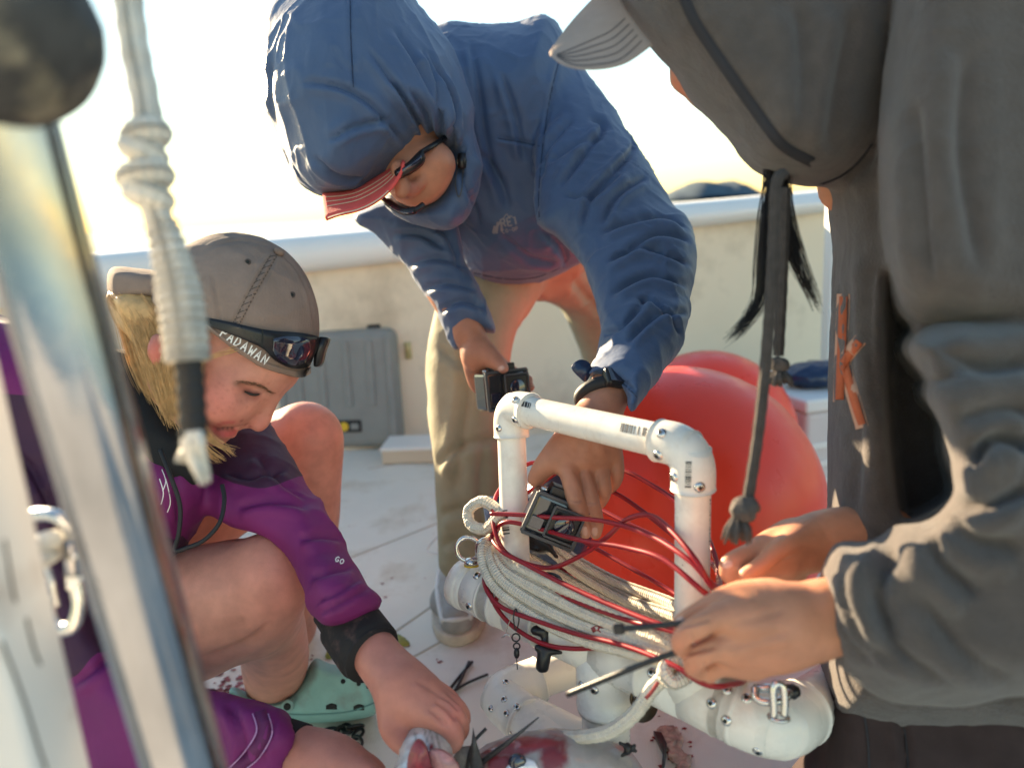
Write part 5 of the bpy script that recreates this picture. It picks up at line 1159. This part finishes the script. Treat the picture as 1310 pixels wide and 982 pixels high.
# ------------------------------------------------------------------ rope, cord and tackle on the frame
def rp_(pts, n): return spl([P(*p) for p in pts], n)
path = [(640, 655, .905), (618, 641, .915), (600, 652, .925), (603, 671, .915), (622, 676, .90), (640, 660, .89), (652, 668, .93), (640, 690, .93), (628, 690, .915), (618, 704, .90),
  (622, 730, .885), (640, 757, .867), (690, 792, .835), (740, 815, .795), (790, 829, .755), (850, 842, .708), (912, 846, .69), (930, 818, .74), (868, 790, .82), (800, 766, .89), (740, 732, .955), (695, 697, .99), (660, 690, .985), (636, 694, .93),
  (628, 706, .90), (634, 728, .877), (650, 748, .863), (690, 774, .838), (740, 798, .80), (790, 815, .76), (850, 832, .712), (905, 838, .685), (935, 825, .73), (868, 776, .83), (790, 745, .91), (730, 712, .97), (690, 680, 1.0), (655, 685, .985), (638, 702, .925),
  (636, 714, .89), (650, 732, .872), (690, 755, .842), (740, 780, .803), (790, 801, .763), (850, 822, .714), (905, 846, .68), (930, 840, .74), (866, 800, .83), (790, 775, .90), (720, 738, .975), (670, 710, 1.0), (645, 700, .95),
  (640, 708, .90), (655, 720, .878), (690, 737, .846), (740, 761, .806), (790, 785, .766), (835, 806, .728), (866, 830, .702), (880, 858, .69), (862, 872, .685), (850, 856, .69), (868, 842, .70), (880, 856, .705), (858, 862, .70),
  (835, 880, .705), (812, 912, .715), (780, 935, .73), (742, 942, .755), (706, 941, .79), (684, 952, .82)]
q = rp_(path, 30); V, F, U = tube(q, .0068, 18, True, 2.4)
U[:, 0] *= 1.0; tag(mk('rope', V, F, MT['rope'], None, uv=U), 'cream white braided rope coiled round the white pipe frame with its tail on the fish', 'rope')
stv = Surf(V, F)
o = mk('blood_stain', *merge([ribbon(stv, [(5, [(826, 893), (834, 884), (842, 872)]), (7, [(757, 806), (764, 803), (770, 806)])], 5, .0006, 5)]), MT['blood']); tag(o, kind='structure')
red = [(628, 657, .875), (660, 658, .86), (700, 661, .84), (770, 666, .79), (830, 684, .735), (880, 715, .683), (908, 744, .675), (919, 748, .72), (912, 722, .78), (868, 690, .83), (820, 652, .87), (782, 628, .90), (720, 605, .95), (680, 592, .985), (642, 622, .96), (630, 655, .90),
  (637, 690, .868), (655, 712, .866), (700, 726, .84), (740, 712, .815), (775, 688, .785), (802, 664, .77), (832, 659, .75), (860, 680, .71), (890, 716, .675), (911, 750, .68), (921, 738, .74), (902, 680, .80), (866, 642, .84), (830, 618, .87), (795, 601, .90), (740, 590, .95), (690, 620, .985), (648, 650, .96), (630, 682, .90),
  (640, 703, .862), (670, 720, .842), (720, 746, .800), (780, 773, .748), (850, 800, .692), (900, 806, .68), (925, 790, .74), (870, 778, .84), (790, 752, .925), (740, 725, .975), (690, 690, 1.005), (652, 690, .985), (626, 722, .92),
  (620, 747, .88), (640, 775, .855), (690, 795, .825), (740, 811, .785), (800, 826, .735), (860, 850, .685), (900, 874, .665), (930, 876, .67), (950, 860, .74), (880, 800, .86), (800, 762, .935), (700, 722, 1.01), (650, 722, .975), (628, 745, .92),
  (632, 770, .87), (650, 742, .868), (690, 748, .85), (740, 770, .80), (800, 792, .75), (856, 806, .70), (905, 822, .68), (935, 812, .74), (868, 762, .85), (810, 728, .90), (760, 700, .95), (700, 668, 1.0), (650, 664, .975), (628, 690, .91), (645, 668, .872), (690, 676, .85), (740, 690, .80), (800, 700, .75), (850, 716, .705), (902, 758, .672), (922, 768, .73), (868, 704, .84), (800, 668, .90), (740, 640, .96), (690, 636, .99), (645, 676, .96), (626, 730, .91), (630, 766, .875), (652, 797, .855), (690, 821, .83), (730, 829, .805), (775, 826, .78), (815, 812, .765)]
V, F, U = tube(rp_(red, 9), .0026, 8); tag(mk('cord', V, F, MT['redcord']), 'dark red cord wound in loose loops round the white pipe frame', 'cord')
def ring(c, u, v, R, r, n=28, a0=0, a1=2*math.pi): return tube([c+R*(math.cos(t)*u+math.sin(t)*v) for t in np.linspace(a0, a1, n)], r, 10)[:2]
eb = thing('eye_bolt', 'steel eye bolt with a shackle at the left end of the white main pipe', 'eye bolt', P(600, 720, .93), 'eye bolts of the frame')
mk('eye', *ring(P(599, 702, .93), CR, CU, M_(15, .93), .0028), MT['steel'], eb); mk('collar', *lathe([(.001, 0), (.009, 0), (.009, .004), (.006, .008), (.001, .009)], P(603, 722, .93), CU, 16), MT['steel'], eb)
mk('washer', *lathe([(.001, 0), (.009, 0), (.009, .003), (.001, .003)], P(603, 724, .93), CU, 16), MT['yellow'], eb)
sk = thing('shackle', 'small steel shackle linking the left eye bolt to the rope', 'shackle', P(620, 700, .915))
mk('bow', *tube(spl([P(612, 712, .92), P(612, 696, .915), P(624, 690, .91), P(636, 700, .905), P(634, 714, .905)], 6), .0036, 10)[:2], MT['steel'], sk); mk('pin', *tube([P(607, 714, .922), P(640, 716, .902)], .003, 10)[:2], MT['steel'], sk)
e2b = thing('eye_bolt', 'steel eye bolt standing on the right elbow of the white frame', 'eye bolt', P(996, 915, .66), 'eye bolts of the frame')
mk('eye', *tube(spl([P(1003, 916, .66), P(1004, 895, .66), P(1001, 878, .66), P(993, 874, .66), P(989, 884, .66), P(990, 905, .66), P(990, 916, .66)], 6), .0033, 10)[:2], MT['steel'], e2b)
mk('collar', *ring(P(996, 917, .662), CR, CF, M_(12, .66), .0018), MT['steel'], e2b)
s2 = thing('shackle', 'steel shackle with dark pin behind the right eye bolt', 'shackle', P(980, 890, .68))
mk('bow', *tube(spl([P(966, 878, .68), P(968, 893, .675), P(985, 898, .67), P(1004, 893, .675), P(1010, 884, .68)], 6), .0036, 10)[:2], MT['steel'], s2); mk('pin', *tube([P(966, 880, .685), P(1012, 880, .69)], .004, 10)[:2], MT['steel'], s2); mk('pin_knob', *lathe([(.001, 0), (.006, .001), (.007, .005), (.004, .01), (.001, .011)], P(1008, 884, .685), CR, 14), MT['blackp'], s2)
mr = thing('swivel', 'dark bronze swivel ring hanging under the white main pipe behind the rope tail', 'swivel', P(826, 905, .78))
BZ = mat('dark_bronze', (.10, .075, .05), .4, .8)
mk('disc', *lathe([(.001, -.003), (.0145, -.003), (.0165, 0), (.0145, .003), (.001, .003)], P(825, 903, .775), nrm(-CF+.5*CR), 24), BZ, mr); mk('ring', *ring(P(822, 893, .775), CR, CU, .011, .0022), BZ, mr)
# swivel and hook hanging from the cord
sw = thing('fishing_swivel', 'small black barrel swivel hanging from the red cord below the rope coil', 'swivel', P(661, 800, .84))
mk('snap', *tube(spl([P(659, 778, .842), P(657, 790, .84), P(660, 806, .84), P(664, 792, .84), P(660, 778, .842)], 6), .0008, 6)[:2], MT['blackp'], sw)
mk('ring', *ring(P(660, 815, .84), CR, CU, M_(5, .84), .0009, 16), MT['blackp'], sw); mk('ring', *ring(P(661, 826, .84), CR, CU, M_(4, .84), .0009, 16), MT['blackp'], sw)
mk('barrel', *lathe([(.0005, 0), (.002, .001), (.0032, .004), (.0032, .008), (.002, .011), (.0005, .012)], P(661, 842, .84), CU, 12), MT['blackp'], sw); mk('leader', *tube([P(661, 842, .84), P(662, 856, .84)], .0006, 5)[:2], MT['blackp'], sw)
hk = tag(mk('fish_hook', *tube(spl([P(657, 780, .85), P(650, 800, .852), P(646, 812, .853), P(642, 815, .85), P(648, 811, .848), P(654, 814, .848)], 6), .0007, 6)[:2], MT['steel']), 'thin wire hook hanging beside the black barrel swivel', 'hook')
def lump(name, label, cat, f, m, res=.0022):
    s_ = S(); f(s_); V, F = s_.mesh(res, 1); return tag(mk(name, V, F, m), label, cat)
lump('plastic_clip', 'black plastic clip hanging below the rope coil left of the tee', 'clip', lambda s_: (s_.chain([(697, 800, .84, 6), (697, 820, .835, 5), (695, 838, .83, 8), (693, 852, .83, 8)], k=.003), s_.chain([(688, 828, .83, 5), (704, 832, .83, 5), (717, 834, .825, 3)], k=.003), s_.chain([(699, 840, .83, 6), (698, 856, .83, 4)], k=.002), s_.ell(690, 806, .84, 12, 7, .008, k=.003)), MT['blackp'])
lump('camera_mount', 'black camera mount wedged between the left upright and the coiled rope', 'mount', lambda s_: (s_.chain([(676, 682, .945, 11), (690, 692, .94, 10), (702, 700, .935, 6)], k=.004), s_.ell(685, 700, .94, 16, 6, .01, rot=20, k=.003), s_.chain([(695, 690, .935, 4), (712, 712, .93, 3)], k=.002)), MT['blackp'])
lump('black_clasp', 'black clasp lying among the rope strands near the middle of the coil', 'clasp', lambda s_: (s_.ell(706, 738, .875, 14, 6, .008, rot=15), s_.ell(724, 752, .86, 12, 6, .008, rot=10, k=.004)), MT['blackp'])
s_ = S(); s_.pad([(744, 545), (716, 556), (693, 588), (676, 622), (650, 636), (622, 640), (624, 668), (632, 692), (680, 722), (740, 710), (768, 640), (770, 570)], 1.07, .045, 26); V, F = s_.mesh(.004); V = wrinkle(V, F, .006, 18, (1, 1, 1), .5, 90, 2)
tag(mk('dry_bag', V, F, MT['navy']), 'shiny navy blue bag behind the left upright of the white frame', 'bag')

# ------------------------------------------------------------------ action cameras in clear housings
def action_cam(label, c, u, v, half, loc):
    u = nrm(u); w = nrm(np.cross(u, v)); v = np.cross(w, u)
    if w@CF > 0: w = -w
    t = thing('action_camera', label, 'camera', loc, 'action cameras'); hx, hy, hz = half
    def bx(name, cc, hh, m, p=t, b=.003):
        o = mk(name, *boxm(cc, (u, v, w), hh), m, p, False); bev(o, min(b, min(hh)*.9), 3); return o
    bx('camera_body', c, (hx*.86, hy*.84, hz*.8), MT['blackp'])
    hs = bx('housing', c-w*.002, (hx, hy, hz*.94), mat('clear_dark_housing', (.03, .032, .037), .12, coat=.8, spec=.8), t, .006)
    for sx in (-1, 1): bx('housing_rim', c+u*sx*hx*.97+w*hz*.9, (.0022, hy*.98, .0022), MT['camgrey'], t, .001)
    for sy in (-1, 1): bx('housing_rim', c+v*sy*hy*.97+w*hz*.9, (hx*.98, .0022, .0022), MT['camgrey'], t, .001)
    lc = c+u*hx*.28+w*hz*.96+v*hy*.05
    lb = bx('lens_box', lc+w*.004, (hx*.56, hy*.72, .006), MT['blackp'], t, .004)
    for sx in (-1, 1): bx('lens_frame', lc+u*sx*hx*.56+w*.010, (.0013, hy*.72, .0013), MT['camgrey'], lb, .0005)
    for sy in (-1, 1): bx('lens_frame', lc+v*sy*hy*.72+w*.010, (hx*.56, .0013, .0013), MT['camgrey'], lb, .0005)
    mk('lens', *lathe([(.0004, .0125), (hy*.40, .0125), (hy*.46, .0115), (hy*.46, .004)], lc, w, 24), MT['lens'], lb)
    bx('status_window', c-u*hx*.62+w*hz*.97-v*hy*.35, (hx*.24, hy*.26, .001), MT['lens'], t, .0005)
    bx('latch', c+v*(hy+.005), (hx*.55, .006, hz*.6), MT['blackp'], t, .002)
    mk('shutter_button', *lathe([(.0005, .004), (.004, .004), (.005, .002), (.005, 0)], c+v*hy-u*hx*.7, v, 14), MT['steel'], t)
    return t
c1 = P(708, 661, .862)
action_cam('action camera in a dark clear housing gripped by the bending hand inside the white frame', c1, CR*.90-CU*.38+CF*.12, CU*.96+CR*.25-CF*.12, (.031, .0245, .017), c1)
c2 = P(642, 498, 1.215)
action_cam('action camera in a clear housing held beside the khaki trouser leg', c2, CR*.90+CU*.12+CF*.55, CU, (.038, .030, .021), c2)

# ------------------------------------------------------------------ fish, zip ties and litter
f = S(); f.chain([(575, 908, .785, 20), (552, 942, .752, 29), (544, 968, .728, 34), (540, 1010, .705, 40), (536, 1060, .70, 44)], k=.01)
V, F = f.mesh(.0022); V = wrinkle(V, F, .0012, 70)
px, py, Z = proj(V); C = np.tile(np.array((.62, .62, .62, 1)), (len(V), 1))
for cx_, cy_, rx, ry, col in ((536, 985, 15, 38, (.30, .03, .045)), (570, 1000, 22, 36, (.42, .22, .22)), (552, 985, 5, 34, (.25, .012, .02))):
    d = ((px-cx_)/rx)**2+((py-cy_)/ry)**2; w = np.clip((1.15-d)*4, 0, 1)[:, None]; C[:, :3] = C[:, :3]*(1-w)+np.array(col)*w
for y0 in np.arange(938, 960, 3.2): 
    d = ((px-(531+.12*(y0-938)))**2+(py-y0)**2)/2.2; w = np.exp(-d)[:, None]; C[:, :3] *= 1-.8*w
for x0 in (546, 553, 560): w = (.5*np.exp(-((px-x0-.25*(py-945))/1.6)**2))[:, None]; C[:, :3] *= 1-w
bt = thing('bait_fish', 'silver striped bait fish with cut red flesh gripped in the fist at the bottom', 'fish', P(545, 960, .74), 'fish')
mk('fish_body', V, F, MT['fishs'], bt, attrs={'paint': ('FLOAT_COLOR', C)})
o = mk('fish_flesh', *merge([pslab([(520, 990), (523, 965), (532, 949), (541, 952), (548, 968), (550, 1000), (522, 1000)], .690, .006, 4)]), MT['flesh'], bt, attrs={'paint': ('FLOAT_COLOR', np.tile((.26, .03, .045, 1.), (56, 1)))})
o = mk('fish_flesh', *merge([pslab([(551, 1000), (549, 968), (553, 961), (566, 962), (580, 972), (590, 990), (580, 1000)], .694, .006, 4)]), MT['flesh'], bt, attrs={'paint': ('FLOAT_COLOR', np.tile((.42, .20, .20, 1.), (56, 1)))})
for k in range(9): pass
f = S(); f.pad([(590, 1000), (604, 966), (638, 945), (680, 934), (722, 932), (766, 941), (800, 956), (822, 982), (850, 1030), (800, 1090), (640, 1090)], .79, .06, 60); f.chain([(640, 985, .755, 18), (700, 1000, .75, 20)], k=.02)
V, F = f.mesh(.0026); V = wrinkle(V, F, .0015, 60)
px, py, Z = proj(V); C = np.tile(np.array((.33, .30, .285, 1)), (len(V), 1)); nz = fbm(V*55, 4); nz2 = fbm(V*160+9, 3)
for cx_, cy_, rx, ry, col in ((655, 956, 55, 12, (.24, .03, .04)), (708, 966, 26, 28, (.17, .004, .010)), (640, 975, 32, 14, (.20, .012, .02)), (680, 950, 40, 9, (.30, .03, .04)), (612, 980, 12, 18, (.45, .25, .20))):
    d = ((px-cx_)/rx)**2+((py-cy_)/ry)**2; w = np.clip((1.05-d+.30*nz+.2*nz2)*1.6, 0, .95)[:, None]; C[:, :3] = C[:, :3]*(1-w)+np.array(col)*w
bf = thing('fish', 'large grey fish with a blood smeared flank lying under the rope tail', 'fish', P(700, 970, .8), 'fish')
FB = mk('fish_body', V, F, MT['fishg'], bf, attrs={'paint': ('FLOAT_COLOR', C)}); FS = Surf(V, F)
eh = FS.hit(662, 976, .001)
if eh is not None: mk('fish_eye', *lathe([(.0005, .004), (.006, .003), (.009, .0005), (.009, -.003)], eh, -CF, 18), MT['lens'], bf)
mk('gill_plate', *patch(FS, [[(644, 985), (662, 968), (684, 972)], [(648, 1000), (665, 984), (690, 984)]], 14, 3, .0025, .002, .75), MT['fishs'], bf, attrs={'paint': ('FLOAT_COLOR', np.tile((.75, .75, .78, 1.), (2*14*4, 1)))})
mk('dorsal_fin', *pslab([(603, 990), (600, 968), (603, 950), (605, 931), (610, 952), (617, 975), (620, 990)], .735, .003), MT['fin'], bf)
mk('side_fin', *pslab([(578, 985), (580, 968), (590, 956), (602, 955), (612, 968), (616, 988)], .742, .003), mat('grey_fin', (.22, .20, .18), .5, var=.4, vs=120), bf)
mk('tail_fin', *pslab([(788, 956), (798, 966), (822, 984), (826, 1000), (804, 990), (790, 972)], .775, .003), MT['fin'], bf)
mk('fin_spine', *tube([P(614, 976, .745), P(650, 949, .74), P(689, 917, .735)], [.0030, .0024, .0006], 8)[:2], MT['fin'], bf)
def ziptie(label, pts, w=.0024, head=None):
    V, F, U = tube(spl([np.asarray(p) for p in pts], 6), w, 8); parts = [(V, F)]
    t = thing('zip_tie', label, 'zip tie', pts[0], 'black zip ties'); mk('strap', V, F, MT['zip'], t)
    if head is not None:
        d = nrm(np.asarray(pts[1])-np.asarray(pts[0])); b = nrm(np.cross(d, CF)); o = mk('tie_head', *boxm(np.asarray(pts[0])-d*.002, (d, b, np.cross(d, b)), (.004, .0036, .003)), MT['zip'], t, False); bev(o, .0008)
    return t
ziptie('upper black zip tie with square head pinched in the sunlit hand', [P(795, 804, .59), P(830, 801, .58), P(880, 796, .565)], .0024, 1)
ziptie('lower long black zip tie pointing left from under the sunlit hand', [P(726, 888, .62), P(780, 866, .60), P(830, 846, .585), P(872, 832, .575)], .0026)
ziptie('short black zip tie poking up between the fist and the dark fin', [P(597, 985, .74), P(601, 962, .74), P(608, 946, .745), P(622, 931, .75)], .0016)
zf = lambda x, y, z=.006: PG(x, y, z)
ziptie('black zip tie lying on the deck above the fist, left one of the crossing pair', [zf(573, 884), zf(587, 866), zf(604, 846)], .0028)
ziptie('black zip tie lying on the deck above the fist, right one of the crossing pair', [zf(583, 882), zf(592, 864), zf(600, 846)], .0028)
ziptie('dark zip tie lying across the deck between the fist and the lower pipe elbow', [zf(580, 884), zf(600, 872), zf(624, 862)], .0024)
ch = thing('chain', 'short black chain lying on the deck in front of the teal clog', 'chain', PG(447, 940))
for i, (x, y) in enumerate(((424, 934), (434, 936), (444, 931), (455, 929), (458, 938), (457, 948), (449, 955))):
    c = PG(x, y, .008); u = np.array([math.cos(i*1.1), math.sin(i*1.1), 0]); v = nrm(np.cross(Z3, u)+(Z3*1.2 if i % 2 else 0)); mk('chain_link', *tube([c+.012*math.cos(t)*u+.007*math.sin(t)*v for t in np.linspace(0, 2*math.pi, 17)], .0026, 8)[:2], MT['blackp'], ch)
lump('plastic_clip', 'small black clip standing by the tail fin of the grey fish', 'clip', lambda s_: (s_.ell(803, 957, .75, 5, 8, .005), s_.chain([(793, 950, .75, 2.5), (813, 960, .75, 2.5)], k=.002), s_.chain([(796, 966, .75, 2.5), (812, 953, .75, 2.5)], k=.002)), MT['blackp'], .0013)
kn = thing('bait_scrap', 'torn grey and pink fish scrap lying under the white main pipe', 'bait', PG(853, 950))
mk('skin', *slab([PG(x, y, .012) for x, y in ((836, 934), (846, 936), (853, 950), (851, 972), (846, 985), (848, 960))], -Z3*.008), MT['fin'], kn)
s_ = S()
for _ in range(15):
    t = random.random(); x, y = 852+22*t+random.uniform(-7, 7), 935+42*t+random.uniform(-9, 9); c = PG(x, y, .006); s_.ops.append(('e', c, (np.array([1., 0, 0]), np.array([0, 1., 0]), Z3), (random.uniform(.006, .014), random.uniform(.006, .014), random.uniform(.0015, .004)), .006, 'u'))
V, Fq = s_.mesh(.002, 1); V = wrinkle(V, Fq, .004, 110)
mk('flesh', V, Fq, mat('pale_pink_flesh', (.46, .29, .23), .5, var=.4, vs=90), kn)

# ------------------------------------------------------------------ near foreground: tube, ball, hanging rope, painted post, carabiner
p0_, p1_ = P(-28, 30, .300), P(237, 982, .402); d = nrm(p1_-p0_); gnd = p1_+d*((p1_[2]-.0)/-d[2])
pl = thing('metal_pole', 'blurred galvanised steel pole slanting down in the left foreground, topped by a dark ball', 'pole', gnd)
V, F, U = tube([p0_+(gnd-p0_)*t for t in np.linspace(0, 1, 30)], .0197, 40); mk('tube', V, F, MT['galv'], pl)
s_ = S(); s_.ops.append(('e', P(8, 42, .292), (CR, CU, CF), (.0335, .0345, .0335), .01, 'u')); V, F = s_.mesh(.0022); V = wrinkle(V, F, .0012, 60); mk('ball', V, F, MT['stone'], pl)
mk('base_flange', *lathe([(.001, 0), (.05, 0), (.05, .006), (.024, .008), (.022, .03), (.0198, .031)], gnd*np.array([1, 1, 0])+Z3*.0008, Z3, 28), MT['galv'], pl)
hr = thing('hanging_rope', 'blurred white knotted rope hanging in the left foreground with black taped end', 'rope', P(200, 300, .42))
q = rp_([(158, -60, .42), (164, 0, .42), (172, 60, .42), (184, 120, .42), (190, 165, .42), (187, 215, .42), (200, 270, .42), (218, 330, .42), (231, 385, .42)], 22); V, F, U = tube(q, M_(18, .42), 18, True, 1.5); mk('strand', V, F, MT['rope2'], hr, uv=U)
q = rp_([(206, 285, .42), (219, 330, .42), (229, 372, .42), (236, 420, .42), (240, 462, .42)], 26); L_ = len(q); V, F, U = tube(q, [M_(19+9*min(1, i/(L_*.5))+1.6*math.sin(i*.9), .42) for i in range(L_)], 20); mk('whipping', V, F, MT['rope2'], hr, uv=U*np.array([3, 1]))
for (x, y, R0, tl) in ((187, 172, 17, .3), (183, 194, 17, -.4), (186, 226, 21, .25), (189, 250, 18, -.3)):
    c = P(x, y, .42); u = nrm(CR*math.cos(tl)+CU*math.sin(tl)); V, F, U = tube([c+M_(R0, .42)*(math.cos(t)*u+math.sin(t)*CF) for t in np.linspace(0, 2*math.pi, 60)], M_(16, .42), 18, True, 1.5); mk('knot', V, F, MT['rope2'], hr, uv=U)
q = rp_([(240, 455, .42), (243, 480, .42), (246, 520, .42), (248, 558, .42)], 8); mk('black_tape', *tube(q, [M_(17+1.2*math.sin(i*1.7), .42) for i in range(len(q))], 18)[:2], MT['blackr'], hr)
ps = []
for k in range(70):
    a = random.uniform(-1, 1); b = random.uniform(-1, 1); e = (262, 612) if k % 2 else (232, 584); ps.append(tube(spl([P(247+9*a, 552, .42+.006*b), P(247+12*a, 572, .42+.01*b), P(e[0]+7*a, e[1]+8*b, .42+.01*a)], 4), [.0018]*6+[.0014, .001, .0006], 5)[:2])
o = mk('frayed_end', *merge(ps), MT['rope2'], hr); o['kind'] = 'stuff'
a_, b_ = P(-93, 540, .335), P(18, 982, .372); d = nrm(b_-a_); gnd = b_+d*(b_[2]/-d[2]); sd = nrm(CR-(CR@d)*d); fw = np.cross(d, sd)
wp = thing('painted_post', 'blurred white painted wooden post with cracked paint at the bottom left corner', 'post', gnd)
o = mk('post_board', *boxm((a_-d*.1+gnd)/2, (d, sd, fw), (np.linalg.norm(gnd-a_+d*.1)/2, .0245, .02)), MT['whitepaint'], wp, False); bev(o, .004, 3)
wS = Surf(*boxm((a_-d*.1+gnd)/2, (d, sd, fw), (np.linalg.norm(gnd-a_+d*.1)/2, .0245, .02)))
for L in ([(6, 690), (14, 740), (20, 770)], [(2, 820), (18, 860), (34, 905), (48, 950), (60, 985)], [(34, 790), (44, 830), (52, 850)]): mk('paint_crack', *ribbon(wS, [L], 4, .0004, 8), mat('crack_dark', (.10, .08, .06), .9), wp, False)
cb_ = thing('carabiner', 'large steel carabiner hooked on a white loop beside the painted post', 'carabiner', P(70, 730, .46))
q = rp_([(20, 676, .46), (40, 660, .455), (72, 660, .45), (92, 684, .45), (96, 740, .45), (101, 772, .45), (94, 798, .45), (78, 804, .452), (64, 790, .455), (60, 760, .46), (48, 725, .465), (26, 700, .465), (20, 676, .46)], 6); mk('body', *tube(q, M_(8.5, .45), 14)[:2], MT['steel'], cb_)
mk('gate_sleeve', *tube([P(92, 690, .45), P(95, 735, .45)], M_(11, .45), 16)[:2], MT['galv'], cb_); mk('gate_spring', *tube([P(52, 700, .458), P(66, 740, .455), P(74, 775, .452)], M_(3, .45), 8)[:2], MT['steel'], cb_); mk('gate_mark', *tube([P(95, 737, .45), P(96, 752, .45)], M_(9.5, .45), 14)[:2], MT['cap_white'], cb_)
wl = tag(mk('rope_loop', *tube(rp_([(-5, 718, .352), (14, 711, .385), (38, 701, .425), (66, 690, .447), (75, 698, .458), (54, 714, .44), (20, 726, .39), (-5, 732, .352)], 8), M_(13, .44), 14)[:2], MT['rope2']), 'white rope loop from the painted post passing through the steel carabiner', 'rope')
